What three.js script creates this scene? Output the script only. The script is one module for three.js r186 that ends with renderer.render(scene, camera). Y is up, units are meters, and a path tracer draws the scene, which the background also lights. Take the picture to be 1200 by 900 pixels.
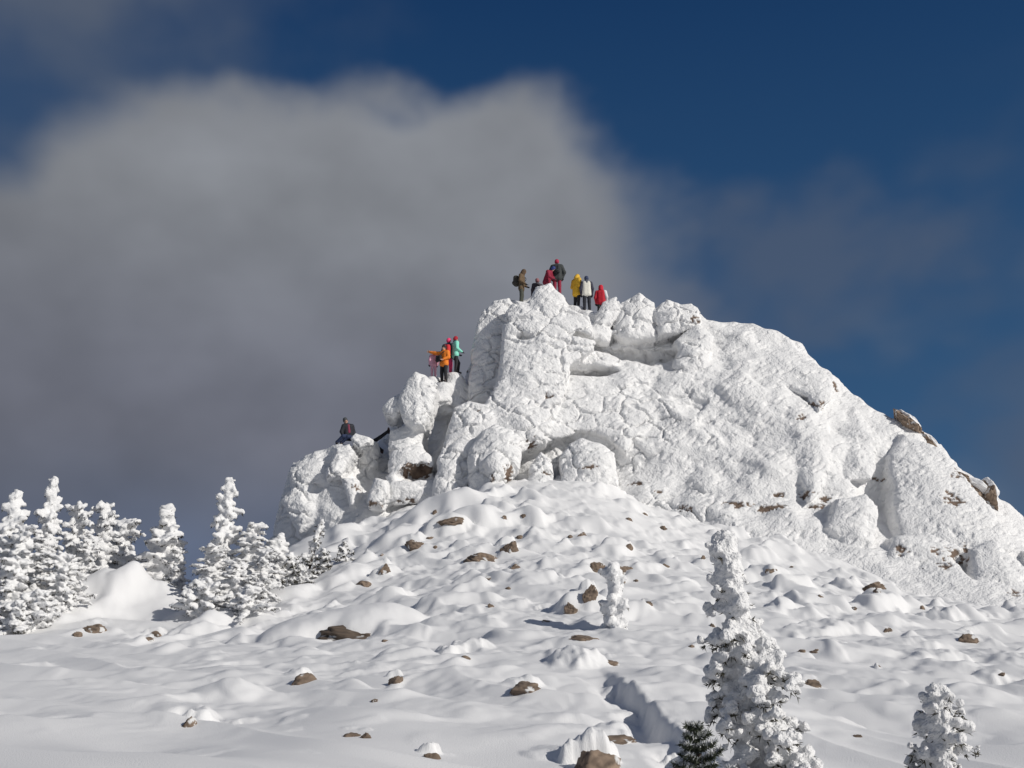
import * as THREE from 'three';
import { mergeGeometries } from 'three/addons/utils/BufferGeometryUtils.js';

// ---------------------------------------------------------------- camera, sky, sun, exposure
const scene = new THREE.Scene();
const R = Math.PI / 180, FOV = 40, FPX = 450 / Math.tan(FOV / 2 * R), EYE = 1.6;
const PITCH = Math.atan(350 / FPX), CP = Math.cos(PITCH), SP = Math.sin(PITCH);
const camera = new THREE.PerspectiveCamera(FOV, 4 / 3, 0.1, 9000);
camera.position.set(0, EYE, 0);
camera.rotation.x = PITCH;
const renderer = new THREE.WebGLRenderer({ antialias: true });
renderer.setSize(1024, 768);
renderer.toneMapping = THREE.LinearToneMapping;
renderer.toneMappingExposure = 1.04;
renderer.shadowMap.enabled = true;

const SUN = new THREE.Vector3(0.77, 0.49, 0.53).normalize();
const sun = new THREE.DirectionalLight(new THREE.Color(1.0, 0.955, 0.885), 3.15);
sun.position.set(0, 6, -36).addScaledVector(SUN, 90);
sun.target.position.set(0, 6, -36);
sun.castShadow = true;
sun.shadow.mapSize.set(4096, 4096);
Object.assign(sun.shadow.camera, { left: -45, right: 45, top: 40, bottom: -40, near: 1, far: 220 });
sun.shadow.bias = -0.0005;
scene.add(sun, sun.target);

// ---------------------------------------------------------------- random numbers and noise
function rng(seed) { let a = seed >>> 0; return () => { a = (a + 0x6D2B79F5) | 0; let t = Math.imul(a ^ (a >>> 15), 1 | a); t = (t + Math.imul(t ^ (t >>> 7), 61 | t)) ^ t; return ((t ^ (t >>> 14)) >>> 0) / 4294967296; }; }
const PERM = new Uint8Array(512);
{ const r = rng(77), p = [...Array(256).keys()]; for (let i = 255; i > 0; i--) { const j = Math.floor(r() * (i + 1)); [p[i], p[j]] = [p[j], p[i]]; } for (let i = 0; i < 512; i++) PERM[i] = p[i & 255]; }
const fade = t => t * t * t * (t * (t * 6 - 15) + 10), clamp = (x, a = 0, b = 1) => x < a ? a : x > b ? b : x;
const sstep = (a, b, x) => { const t = clamp((x - a) / (b - a)); return t * t * (3 - 2 * t); };
const mix = (a, b, t) => a + (b - a) * t;
function grad(h, x, y, z) { h &= 15; const u = h < 8 ? x : y, v = h < 4 ? y : h === 12 || h === 14 ? x : z; return ((h & 1) ? -u : u) + ((h & 2) ? -v : v); }
function noise(x, y, z) {
  const fx = Math.floor(x), fy = Math.floor(y), fz = Math.floor(z), X = fx & 255, Y = fy & 255, Z = fz & 255;
  x -= fx; y -= fy; z -= fz;
  const u = fade(x), v = fade(y), w = fade(z), A = PERM[X] + Y, AA = PERM[A] + Z, AB = PERM[A + 1] + Z, B = PERM[X + 1] + Y, BA = PERM[B] + Z, BB = PERM[B + 1] + Z;
  return mix(mix(mix(grad(PERM[AA], x, y, z), grad(PERM[BA], x - 1, y, z), u), mix(grad(PERM[AB], x, y - 1, z), grad(PERM[BB], x - 1, y - 1, z), u), v),
    mix(mix(grad(PERM[AA + 1], x, y, z - 1), grad(PERM[BA + 1], x - 1, y, z - 1), u), mix(grad(PERM[AB + 1], x, y - 1, z - 1), grad(PERM[BB + 1], x - 1, y - 1, z - 1), u), v), w);
}
const fbm = (x, y, z, n = 4) => { let s = 0, a = 0.5; for (let i = 0; i < n; i++) { s += a * noise(x, y, z); x = x * 2.03 + 7.1; y = y * 2.03 + 3.7; z = z * 2.03 + 1.9; a *= 0.5; } return s; };
function worley(x, y, z) {                      // distance to the nearest scattered point
  const X = Math.floor(x), Y = Math.floor(y), Z = Math.floor(z); let m = 9;
  for (let i = -1; i < 2; i++) for (let j = -1; j < 2; j++) for (let k = -1; k < 2; k++) {
    const h = PERM[PERM[PERM[(X + i) & 255] + ((Y + j) & 255)] + ((Z + k) & 255)];
    const dx = X + i + PERM[h] / 255 - x, dy = Y + j + PERM[h + 61] / 255 - y, dz = Z + k + PERM[h + 127] / 255 - z, d = dx * dx + dy * dy + dz * dz;
    if (d < m) m = d;
  }
  return Math.sqrt(m);
}
let jGap = 1, jId = 0;
function joints(x, y, z) {                      // cells of a broken rock: which cell, and how near its border
  const X = Math.floor(x), Y = Math.floor(y), Z = Math.floor(z); let a = 9, b = 9;
  for (let i = -1; i < 2; i++) for (let j = -1; j < 2; j++) for (let k = -1; k < 2; k++) {
    const h = PERM[PERM[PERM[(X + i + 17) & 255] + ((Y + j) & 255)] + ((Z + k) & 255)];
    const d = Math.hypot(X + i + PERM[h] / 255 - x, Y + j + PERM[h + 61] / 255 - y, Z + k + PERM[h + 127] / 255 - z);
    if (d < a) { b = a; a = d; jId = PERM[h + 200]; } else if (d < b) b = d;
  }
  jGap = b - a;
}
const _v = new THREE.Vector3();
const smin = (a, b, k) => { const h = Math.max(k - Math.abs(a - b), 0) / k; return Math.min(a, b) - h * h * k * 0.25; };
const smax = (a, b, k) => -smin(-a, -b, k);

// a pixel of the photograph (1200 x 900) gives a direction; D is the distance from the camera along the ground axis
function ray(px, py) { const x = (px - 600) / FPX, y = (450 - py) / FPX, f = CP - y * SP; return [x / f, (y * CP + SP) / f, f]; }
const at = (px, py, D) => { const r = ray(px, py); return new THREE.Vector3(r[0] * D, EYE + r[1] * D, -D); };
const metresPerPixel = (px, py, D) => D / ray(px, py)[2] / FPX;
function toPixel(p) { const y = p.y - EYE, D = -p.z, cy = y * CP - D * SP, cz = D * CP + y * SP; return [600 + p.x / cz * FPX, 450 - cy / cz * FPX]; }

// ---------------------------------------------------------------- the sky: deep blue with a bank of grey cloud
{
  const W = 1536, H = 768, data = new Float32Array(W * H * 4);
  // outline of the cloud bank in degrees (azimuth, elevation)
  const dirOf = (px, py) => { const r = ray(px, py), l = Math.hypot(r[0], 1); return [Math.atan2(r[0], 1) / R, Math.atan2(r[1], l) / R]; };
  const bank = [[-260, 250], [20, 205], [60, 150], [140, 118], [230, 104], [330, 116], [450, 108], [560, 112], [650, 108], [705, 165], [750, 235], [775, 300], [800, 380], [860, 520], [1000, 640], [1250, 720], [1500, 900], [600, 1300], [-700, 1100], [-700, 330]].map(p => dirOf(...p));
  const sd = (x, y) => {
    let d = 1e9, s = 1;
    for (let i = 0, j = bank.length - 1; i < bank.length; j = i++) {
      const [ax, ay] = bank[i], [bx, by] = bank[j], ex = bx - ax, ey = by - ay, wx = x - ax, wy = y - ay, t = clamp((wx * ex + wy * ey) / (ex * ex + ey * ey));
      const qx = wx - ex * t, qy = wy - ey * t; d = Math.min(d, qx * qx + qy * qy);
      const a = y >= ay, b = y < by, c = ex * wy > ey * wx;
      if ((a && b && c) || (!a && !b && !c)) s = -s;
    }
    return s * Math.sqrt(d);
  };
  for (let j = 0; j < H; j++) for (let i = 0; i < W; i++) {
    const el = ((j + 0.5) / H - 0.5) * Math.PI, u = (i + 0.5) / W, ph = (u - 0.5) * 2 * Math.PI;
    const ce = Math.cos(el), x = ce * Math.cos(ph), z = ce * Math.sin(ph), y = Math.sin(el);
    let az = Math.atan2(x, -z) / R; const e = el / R, cosS = x * SUN.x + y * SUN.y + z * SUN.z;
    // clear air
    const t = clamp((e - 8) / 31), hz = Math.exp(-Math.max(e, 0) / 6);
    let r = mix(0.031, 0.0062, t), g = mix(0.094, 0.031, t), b = mix(0.2, 0.100, t);
    r += 0.06 * hz; g += 0.05 * hz; b += 0.03 * hz;
    const glow = Math.pow(Math.max(cosS, 0), 8) * 0.22 + Math.pow(Math.max(cosS, 0), 60) * 0.6;
    r += glow; g += glow * 0.98; b += glow * 0.95;
    // clouds
    const n1 = fbm(x * 4 + 3, y * 6, z * 4, 5), n2 = fbm(x * 11 + 9, y * 15 + 2, z * 11, 4), n3 = fbm(x * 3.1 + 20, y * 5 + 8, z * 3.1, 4);
    let dens = 0, bright = 0.2;
    const d = Math.abs(az) < 100 ? sd(az + n1 * 2.5 + n2 * 2.5, e + n2 * 3 + n1 * 1.5) : 60;
    const soft = mix(1.4, 3.4, sstep(-2, 9, az));
    dens = sstep(soft * 0.9, -soft * 1.3, d) * 0.97;
    bright = mix(0.145, 0.25, sstep(8, 30, e + n1 * 4)) * (0.98 + n2 * 0.24 + n1 * 0.1) * mix(1, 0.88, sstep(-16, -30, az));
    // thin veils elsewhere, the same air going on round the horizon
    const veil = sstep(0.05, 0.4, n3 + 0.1 * Math.exp(-Math.pow((e - 18) / 8, 2)) + n2 * 0.2) * 0.4 * sstep(31, 22, e);
    const far = sstep(40, 70, Math.abs(az));
    const deck = far * sstep(-0.10, 0.22, n1 + n2 * 0.5 + 0.16 - Math.abs(e - 22) / 160) * 0.9;
    const vb = 0.16 + n2 * 0.05 + 0.02 * far + glow * 0.6;
    const dv = Math.max(veil * (1 - far), deck);
    r = mix(r, vb * 0.93, dv); g = mix(g, vb * 0.97, dv); b = mix(b, vb * 1.06, dv);
    // a dimmer cloud higher up on the left
    const up = sstep(0.9, -0.5, Math.hypot((az + 27) / 14, (e - 37) / 8) + n1 * 0.8 + n2 * 0.5 - 0.62) * 0.85;
    r = mix(r, 0.105, up); g = mix(g, 0.125, up); b = mix(b, 0.165, up);
    // haze patches over the right hand ridge
    const hp = sstep(1, 0, Math.hypot((az - 17) / 13, (e - 21.5) / 5) + n2 * 0.9 + n1) * 0.6, hq = sstep(1, 0, Math.hypot((az - 28) / 7, (e - 11) / 6) + n2 * 0.8) * 0.65;
    const hh = 1 - (1 - hp) * (1 - hq);
    r = mix(r, 0.085, hh); g = mix(g, 0.108, hh); b = mix(b, 0.158, hh);
    const low = sstep(13, 3, e + n1 * 3);
    r = mix(r, bright * mix(0.97, 0.72, low), dens); g = mix(g, bright * mix(1.02, 0.95, low), dens); b = mix(b, bright * mix(mix(1.26, 1.12, sstep(12, 26, e)), 1.5, low), dens);
    if (e < 0) { const m = sstep(0, -12, e); r = mix(r, 0.3, m); g = mix(g, 0.32, m); b = mix(b, 0.36, m); }
    const o = (j * W + i) * 4; data[o] = r; data[o + 1] = g; data[o + 2] = b; data[o + 3] = 1;
  }
  const tex = new THREE.DataTexture(data, W, H, THREE.RGBAFormat, THREE.FloatType);
  tex.mapping = THREE.EquirectangularReflectionMapping; tex.magFilter = tex.minFilter = THREE.LinearFilter; tex.wrapS = THREE.RepeatWrapping; tex.needsUpdate = true;
  scene.background = tex; scene.environment = tex;
}

// ---------------------------------------------------------------- materials
const lin = (r, g, b) => new THREE.Color().setRGB(r, g, b);
function grainTexture(size, f) {
  const d = new Uint8Array(size * size * 4);
  for (let j = 0; j < size; j++) for (let i = 0; i < size; i++) { const v = clamp(f(i / size, j / size)) * 255, o = (j * size + i) * 4; d[o] = d[o + 1] = d[o + 2] = v; d[o + 3] = 255; }
  const t = new THREE.DataTexture(d, size, size); t.wrapS = t.wrapT = THREE.RepeatWrapping; t.magFilter = THREE.LinearFilter; t.minFilter = THREE.LinearMipmapLinearFilter; t.generateMipmaps = true; t.needsUpdate = true; return t;
}
const tiled = (u, v, n, s) => { const a = 2 * Math.PI, q = n / a; return fbm(Math.cos(u * a) * q + s, Math.sin(u * a) * q + Math.cos(v * a) * q, Math.sin(v * a) * q + s, 4); };
const clothGrain = grainTexture(128, (u, v) => 0.5 + 0.25 * Math.sin(u * 400) * Math.sin(v * 400) + 0.4 * tiled(u, v, 10, 8));
function cells(seed, n) { const r = rng(seed), p = []; for (let i = 0; i < n * n; i++) p.push([r(), r(), r()]); return (u, v) => { u *= n; v *= n; const X = Math.floor(u), Y = Math.floor(v); let m = 9; for (let i = -1; i < 2; i++) for (let j = -1; j < 2; j++) { const q = p[((Y + j + n) % n) * n + (X + i + n) % n], d = Math.hypot(X + i + q[0] - u, Y + j + q[1] - v) + q[2] * 0.25; if (d < m) m = d; } return m; }; }
const cellsA = cells(5, 11), cellsB = cells(6, 25), cellsC = cells(7, 52);
const cellsD = cells(8, 38), cellsE = cells(9, 84), snowGrain = grainTexture(512, (u, v) => 0.55 - 0.4 * (cellsD(u, v) - 0.5) - 0.4 * (cellsE(u, v) - 0.5));
const rimeGrain = grainTexture(512, (u, v) => { const w = v + 0.012 * Math.sin(u * 25.13); return 0.62 + 0.55 * tiled(u, v, 9, 3) - 0.34 * (cellsA(u, w) - 0.5) - 0.30 * (cellsB(u, w) - 0.5) - 0.2 * (cellsC(u, v) - 0.5); });
const M = {
  snow: new THREE.MeshStandardMaterial({ color: lin(0.79, 0.79, 0.795), roughness: 0.85, bumpMap: snowGrain, bumpScale: 0.004 }),
  rime: new THREE.MeshStandardMaterial({ color: 0xffffff, vertexColors: true, roughness: 0.9, bumpMap: rimeGrain, bumpScale: 0.06 }),
  stone: new THREE.MeshStandardMaterial({ color: 0xffffff, vertexColors: true, roughness: 0.93 }),
  treeRime: new THREE.MeshStandardMaterial({ color: lin(0.78, 0.78, 0.785), roughness: 0.9, bumpMap: rimeGrain, bumpScale: 0.022 }),
  bark: new THREE.MeshStandardMaterial({ color: lin(0.075, 0.055, 0.045), roughness: 0.95 }),
  needle: new THREE.MeshStandardMaterial({ color: lin(0.055, 0.05, 0.034), roughness: 0.9, side: THREE.DoubleSide }),
  greenNeedle: new THREE.MeshStandardMaterial({ color: lin(0.05, 0.06, 0.038), roughness: 0.9, side: THREE.DoubleSide }),
  frostNeedle: new THREE.MeshStandardMaterial({ color: lin(0.6, 0.61, 0.62), roughness: 0.9, side: THREE.DoubleSide }),
  skin: new THREE.MeshStandardMaterial({ color: lin(0.5, 0.29, 0.21), roughness: 0.6 }),
  dark: new THREE.MeshStandardMaterial({ color: lin(0.02, 0.016, 0.014), roughness: 0.5 }),
  lip: new THREE.MeshStandardMaterial({ color: lin(0.32, 0.12, 0.1), roughness: 0.6 }),
};
const clothCache = {};
function cloth(r, g, b) { const k = [r, g, b].join(); return clothCache[k] ??= new THREE.MeshStandardMaterial({ color: lin(r, g, b), roughness: 0.8, bumpMap: clothGrain, bumpScale: 0.004 }); }

// ---------------------------------------------------------------- naming helpers
const taken = {};
function numbered(n) { const k = taken[n] = (taken[n] ?? -1) + 1; return k ? `${n}_${String(k).padStart(3, '0')}` : n; }
function mesh(name, g, m, parent) { const o = new THREE.Mesh(g, m); o.name = name; o.castShadow = o.receiveShadow = true; parent.add(o); return o; }
function tag(o, label, category, group) { o.userData.label = label; o.userData.category = category; if (group) o.userData.group = group; return o; }
function thing(name, label, category, p, group) { const o = new THREE.Group(); o.name = numbered(name); if (p) o.position.copy(p); scene.add(o); return tag(o, label, category, group); }

// ---------------------------------------------------------------- meshing of distance fields (surface nets)
function surfaceNet(val, nx, ny, nz, ox, oy, oz, cell, live) {
  const pos = [], idx = [], vi = new Map(), sx = 1, sy = nx, sz = nx * ny;
  const off = [0, sx, sy, sx + sy, sz, sx + sz, sy + sz, sx + sy + sz], cx = [0, 1, 0, 1, 0, 1, 0, 1], cy = [0, 0, 1, 1, 0, 0, 1, 1], cz = [0, 0, 0, 0, 1, 1, 1, 1];
  const edges = [[0, 1], [2, 3], [4, 5], [6, 7], [0, 2], [1, 3], [4, 6], [5, 7], [0, 4], [1, 5], [2, 6], [3, 7]], cellsList = [];
  for (let k = 0; k < nz - 1; k++) for (let j = 0; j < ny - 1; j++) {
    const row = j * sy + k * sz;
    for (let i = 0; i < nx - 1; i++) {
      if (live && !live(i, j, k)) { i |= 3; continue; }
      const c = row + i; let m = 0;
      for (let q = 0; q < 8; q++) if (val[c + off[q]] < 0) m |= 1 << q;
      if (m === 0 || m === 255) continue;
      let x = 0, y = 0, z = 0, n = 0;
      for (let q = 0; q < 12; q++) { const a = edges[q][0], b = edges[q][1]; if (((m >> a) & 1) !== ((m >> b) & 1)) { const va = val[c + off[a]], t = va / (va - val[c + off[b]]); x += cx[a] + (cx[b] - cx[a]) * t; y += cy[a] + (cy[b] - cy[a]) * t; z += cz[a] + (cz[b] - cz[a]) * t; n++; } }
      vi.set(c, pos.length / 3); pos.push(ox + (i + x / n) * cell, oy + (j + y / n) * cell, oz + (k + z / n) * cell); cellsList.push(c, m);
    }
  }
  const quad = (a, b, c, d, f) => { a = vi.get(a); b = vi.get(b); c = vi.get(c); d = vi.get(d); if (a === undefined || b === undefined || c === undefined || d === undefined) return; if (f) idx.push(a, b, c, a, c, d); else idx.push(a, c, b, a, d, c); };
  for (let q = 0; q < cellsList.length; q += 2) {
    const c = cellsList[q], m = cellsList[q + 1], s = m & 1;
    if (((m >> 1) & 1) !== s) quad(c, c - sy, c - sy - sz, c - sz, s);
    if (((m >> 2) & 1) !== s) quad(c, c - sz, c - sz - sx, c - sx, s);
    if (((m >> 4) & 1) !== s) quad(c, c - sx, c - sx - sy, c - sy, s);
  }
  return { pos: new Float32Array(pos), idx: new Uint32Array(idx) };
}
function normalsOf(pos, idx) {
  const n = new Float32Array(pos.length);
  for (let t = 0; t < idx.length; t += 3) {
    const a = idx[t] * 3, b = idx[t + 1] * 3, c = idx[t + 2] * 3;
    const ux = pos[b] - pos[a], uy = pos[b + 1] - pos[a + 1], uz = pos[b + 2] - pos[a + 2], vx = pos[c] - pos[a], vy = pos[c + 1] - pos[a + 1], vz = pos[c + 2] - pos[a + 2];
    const x = uy * vz - uz * vy, y = uz * vx - ux * vz, z = ux * vy - uy * vx;
    for (const q of [a, b, c]) { n[q] += x; n[q + 1] += y; n[q + 2] += z; }
  }
  for (let i = 0; i < n.length; i += 3) { const l = Math.hypot(n[i], n[i + 1], n[i + 2]) || 1; n[i] /= l; n[i + 1] /= l; n[i + 2] /= l; }
  return n;
}
function rimeUv(pos, size) { const uv = new Float32Array(pos.length / 3 * 2); for (let i = 0; i < uv.length / 2; i++) { const x = pos[i * 3], y = pos[i * 3 + 1], z = pos[i * 3 + 2], a = 0.9 * x + 0.43 * z, b = 0.9 * y - 0.43 * z; uv[i * 2] = (a * 0.94 - b * 0.34) / size; uv[i * 2 + 1] = (a * 0.34 + b * 0.94) / size; } return uv; }
function geometry(pos, idx, nor, extra = {}) {
  const g = new THREE.BufferGeometry();
  g.setAttribute('position', new THREE.BufferAttribute(pos, 3)); g.setIndex(new THREE.BufferAttribute(idx, 1));
  g.setAttribute('normal', new THREE.BufferAttribute(nor ?? normalsOf(pos, idx), 3));
  if (extra.color) g.setAttribute('color', new THREE.BufferAttribute(extra.color, 3));
  if (extra.uv) g.setAttribute('uv', new THREE.BufferAttribute(extra.uv, 2));
  return g;
}
function piece(pos, nor, tris, extra = {}) {      // the geometry of some triangles of a larger surface
  const map = new Map(), list = []; const ix = new Uint32Array(tris.length);
  for (let i = 0; i < tris.length; i++) { let v = map.get(tris[i]); if (v === undefined) { v = list.length; map.set(tris[i], v); list.push(tris[i]); } ix[i] = v; }
  const take = (a, w) => { const o = new Float32Array(list.length * w); for (let i = 0; i < list.length; i++) for (let k = 0; k < w; k++) o[i * w + k] = a[list[i] * w + k]; return o; };
  return geometry(take(pos, 3), ix, take(nor, 3), { color: extra.color && take(extra.color, 3), uv: extra.uv && take(extra.uv, 2) });
}

// ---------------------------------------------------------------- thin plate interpolation through scattered points
function thinPlate(pts, lambda = 0) {            // pts: [u, v, value]
  const n = pts.length, N = n + 3, A = [];
  const ker = r2 => r2 > 1e-12 ? r2 * Math.log(r2) : 0;
  for (let i = 0; i < N; i++) A.push(new Float64Array(N + 1));
  for (let i = 0; i < n; i++) {
    for (let j = 0; j < n; j++) A[i][j] = ker((pts[i][0] - pts[j][0]) ** 2 + (pts[i][1] - pts[j][1]) ** 2) + (i === j ? lambda : 0);
    A[i][n] = A[n][i] = 1; A[i][n + 1] = A[n + 1][i] = pts[i][0]; A[i][n + 2] = A[n + 2][i] = pts[i][1]; A[i][N] = pts[i][2];
  }
  for (let c = 0; c < N; c++) {
    let p = c; for (let r = c + 1; r < N; r++) if (Math.abs(A[r][c]) > Math.abs(A[p][c])) p = r;
    [A[c], A[p]] = [A[p], A[c]];
    for (let r = 0; r < N; r++) if (r !== c) { const f = A[r][c] / A[c][c]; if (f) for (let k = c; k <= N; k++) A[r][k] -= f * A[c][k]; }
  }
  const w = A.map((r, i) => r[N] / r[i]);
  return (u, v) => { let s = w[n] + w[n + 1] * u + w[n + 2] * v; for (let i = 0; i < n; i++) { const dx = u - pts[i][0], dy = v - pts[i][1]; s += w[i] * ker(dx * dx + dy * dy); } return s; };
}

// ---------------------------------------------------------------- the snow slope
const slopePixels = [
  [0, 900, 10.5], [300, 900, 10.5], [600, 902, 11], [900, 906, 11.5], [1200, 906, 11.5],
  [0, 800, 16.5], [300, 800, 16.5], [600, 800, 16], [900, 800, 16.5], [1200, 800, 17],
  [0, 748, 25], [100, 748, 25], [200, 748, 25], [300, 748, 24], [400, 748, 22.5], [500, 748, 22], [600, 742, 21.5], [750, 740, 21.5], [900, 740, 22], [1050, 740, 23], [1200, 745, 24],
  [60, 722, 30], [160, 702, 31.5], [250, 708, 30], [330, 692, 31], [600, 690, 26], [750, 680, 27], [900, 690, 28], [1050, 695, 30], [1200, 706, 33],
  [450, 690, 29], [420, 640, 37], [340, 640, 41], [500, 620, 36], [600, 620, 35], [700, 620, 35.5], [850, 640, 35], [950, 655, 35],
  [430, 612, 41], [505, 592, 42], [600, 566, 43], [700, 562, 43], [790, 593, 41.5], [880, 607, 40.5], [960, 627, 39.5], [1030, 652, 38.5], [1100, 677, 37.5], [1200, 700, 36]];
const slopeBase = thinPlate([...slopePixels.map(p => { const q = at(...p); return [q.x, q.z, q.y]; }),
  [0, 0, 0], [8, 0, -0.2], [-8, 0, 0.1], [0, 7, -0.9], [-19, -22, 1.6], [22, -20, 2.0], [27, -38, 3.4], [-20, -42, 0.4], [-12, -52, 2.5], [2, -62, 6], [22, -62, 2]], 0.4);
const WX = 0.86, WZ = 0.51;                        // the wind blows along (WX, WZ)
function slopeLow(x, z) {
  const rr = Math.hypot(x, z + 25), t = sstep(27, 62, rr);
  let h = t < 1 ? slopeBase(x, z) - 0.08 - 0.2 * rockiness(x, z) - 0.45 * sstep(-29, -36, z) * sstep(4, 8, x) + 0.25 * sstep(-33, -39, z) * sstep(5, 3, x) * sstep(-6, -3, x) : 0;
  if (t > 0) h = mix(t < 1 ? clamp(h, -25, mix(14, 2, sstep(20, 40, rr))) : 0, -26 - Math.max(0, rr - 80) * 0.05 + 3 * noise(x / 60, z / 60, 5), t);
  return h;
}
function slopeDrift(x, z) {
  const a = x * WX + z * WZ, c = -x * WZ + z * WX, wob = noise(x / 4, z / 4, 9) * 0.8;
  const patch = sstep(-0.1, 0.35, noise(x / 5 + 4, z / 5, 2)), rocky = rockiness(x, z);
  const n1 = noise(a / 4.4, (c + wob) / 1.25, 0.3), n2 = noise(a / 1.9 + 5, (c + wob * 0.6) / 0.5, 1.3);
  let h = 0.21 * (0.5 - Math.abs(n1)) * 1.3 + 0.05 * n2 * patch + 0.10 * noise(x / 2.4, z / 2.4, 11);
  if (rocky > 0) {                                   // stones deep under the snow: soft uneven humps
    const wx = x + 0.5 * noise(x / 1.1, z / 1.1, 21), wz = z + 0.5 * noise(x / 1.1, z / 1.1, 31);
    const b = noise(wx / 1.35, wz / 1.1, 3), c2 = noise(wx / 0.62 + 8, wz / 0.5, 6);
    h += rocky * (0.36 * sstep(-0.05, 0.6, b) * (0.35 + 0.9 * sstep(-0.35, 0.4, noise(x / 3.6, z / 3.6, 70))) + 0.05 * (0.4 - Math.abs(noise(wx / 0.33, wz / 0.3, 5))) * sstep(-0.1, 0.3, noise(x / 2.1 + 30, z / 2.1, 5)) + 0.15 * sstep(0.05, 0.5, c2) * (0.4 + 0.6 * sstep(-0.2, 0.3, b)) + 0.06 * noise(x / 0.24, z / 0.22, 2) * sstep(-0.05, 0.25, noise(x / 1.7, z / 1.7, 50)) + 0.20 * (0.45 - worley(x / 0.6 + 0.3 * noise(x * 3, z * 3, 1), 7.5, z / 0.5)) * sstep(-0.2, 0.15, noise(x / 2.6 + 13, z / 2.6, 33)));
  }
  return h;
}
function rockiness(x, z) { return sstep(-19, -30, z) * sstep(-13, -7, x) * 0.9 + 0.4 * sstep(-11, -17, z) * sstep(-10, -3, x) * (1 - sstep(-19, -30, z)); }
function onSlope(px, py, h = slopeLow) { const r = ray(px, py); let D = 4; for (let i = 0; i < 4000; i++, D += 0.02) if (EYE + r[1] * D < h(r[0] * D, -D)) break; return new THREE.Vector3(r[0] * D, EYE + r[1] * D, -D); }

// lumps under the snow: pixel, width and height in pixels, owner (0 the slope itself)
const lumps = [], lumpGrid = new Map();
function addLump(x, z, rx, rz, H, o = {}) {
  const l = { x, z, rx, rz, H, y: slopeLow(x, z), own: o.own ?? 0, cs: Math.cos(o.turn ?? 0), sn: Math.sin(o.turn ?? 0), lee: o.lee ?? 1.7, pow: o.pow ?? 0.5, rough: o.rough ?? 0.08, seed: lumps.length * 3.7, k: o.k ?? 0.14, warp: o.warp ?? 1, cone: o.cone };
  l.reach = Math.max(rx, rz) * l.lee + 0.2; lumps.push(l);
  for (let i = Math.floor((x - l.reach) / 1.5); i <= Math.floor((x + l.reach) / 1.5); i++) for (let j = Math.floor((z - l.reach) / 1.5); j <= Math.floor((z + l.reach) / 1.5); j++) { const key = i * 4096 + j; if (!lumpGrid.has(key)) lumpGrid.set(key, []); lumpGrid.get(key).push(l); }
  return l;
}
let lastOwner = 0;
function slopeHeight(x, z) {
  let h = slopeLow(x, z); const h0 = h; lastOwner = 0;
  if (Math.hypot(x, z + 25) > 60) return h;
  h += slopeDrift(x, z);
  if (x > -1 && x < 6 && z < -8 && z > -20) { const q = slabStep(x, z); h += q[0]; if (q[1]) lastOwner = 1; }
  const list = lumpGrid.get(Math.floor(x / 1.5) * 4096 + Math.floor(z / 1.5));
  if (list) for (const l of list) {
    const ws = 1.3 / l.rx, dx = x - l.x + 0.42 * l.rx * noise(x * ws + l.seed, z * ws, 3.3) * l.warp, dz = z - l.z + 0.42 * l.rz * noise(x * ws, z * ws + l.seed, 8.1) * l.warp; let u = dx * l.cs + dz * l.sn, v = -dx * l.sn + dz * l.cs;
    const al = dx * WX + dz * WZ; const s = al < 0 ? l.lee : 1;
    u /= l.rx; v /= l.rz; const q = (u * u + v * v) / (1 + (s * s - 1) * sstep(0, -1, al / Math.max(l.rx, l.rz)));
    if (q > 1.6) continue;
    const dome = l.cone ? l.H * (q < 1 ? Math.pow(1 - Math.sqrt((q + 0.05) / 1.05), 1.05) * 1.25 : 0) : l.H * (q < 1 ? Math.pow(1 - q, l.pow) : 0);
    const top = mix(l.y, h0, 0.7) + 0.03 + dome - (q > 1 ? (q - 1) * l.H : 0) + (l.rough ? l.rough * l.H * 1.6 * fbm(x / l.rx * 1.9 + l.seed, z / l.rx * 1.9, l.seed, 4) : 0) - 0.05;
    const nh = smax(h, top, l.k * Math.min(1, 0.3 + l.H));
    if (l.own && top > h + 0.02) lastOwner = l.own; else if (!l.own && top > h + 0.05) lastOwner = 0;
    h = nh;
  }
  return h;
}
const slabA = onSlope(706, 792), slabB = onSlope(800, 896);
function slabStep(x, z) {                          // a long tilted slab: a sharp step along its left edge, then a plane falling away to the right
  const dx = slabB.x - slabA.x, dz = slabB.z - slabA.z, L = Math.hypot(dx, dz), t = ((x - slabA.x) * dx + (z - slabA.z) * dz) / (L * L), c = ((x - slabA.x) * -dz + (z - slabA.z) * dx) / L * -1 * -1 + 0.10 * noise(x * 1.4, z * 1.4, 61) + 0.03 * noise(x * 6, z * 6, 62);
  const ends = sstep(-0.12, 0.4, t) * sstep(1.5, 1.1, t), s = slabSide * c;
  return [ends * (0.21 * sstep(-0.06, 0.17, s) * sstep(2.8, 0.1, s) - 0.14 * sstep(-0.45, -0.12, s) * sstep(0.1, -0.06, s) + 0.02 * noise(x * 9, z * 9, 3) * sstep(-0.2, 0, s) * sstep(0.4, 0.1, s)), ends > 0.5 && s > 0 && s < 1.6];
}
const slabSide = (() => { const dx = slabB.x - slabA.x, dz = slabB.z - slabA.z; return (1 * -dz + 0 * dx) > 0 ? 1 : -1; })();
const boulderLabels = [null, 'long smooth snow slab with a steep shaded side above a furrow'];
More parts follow.
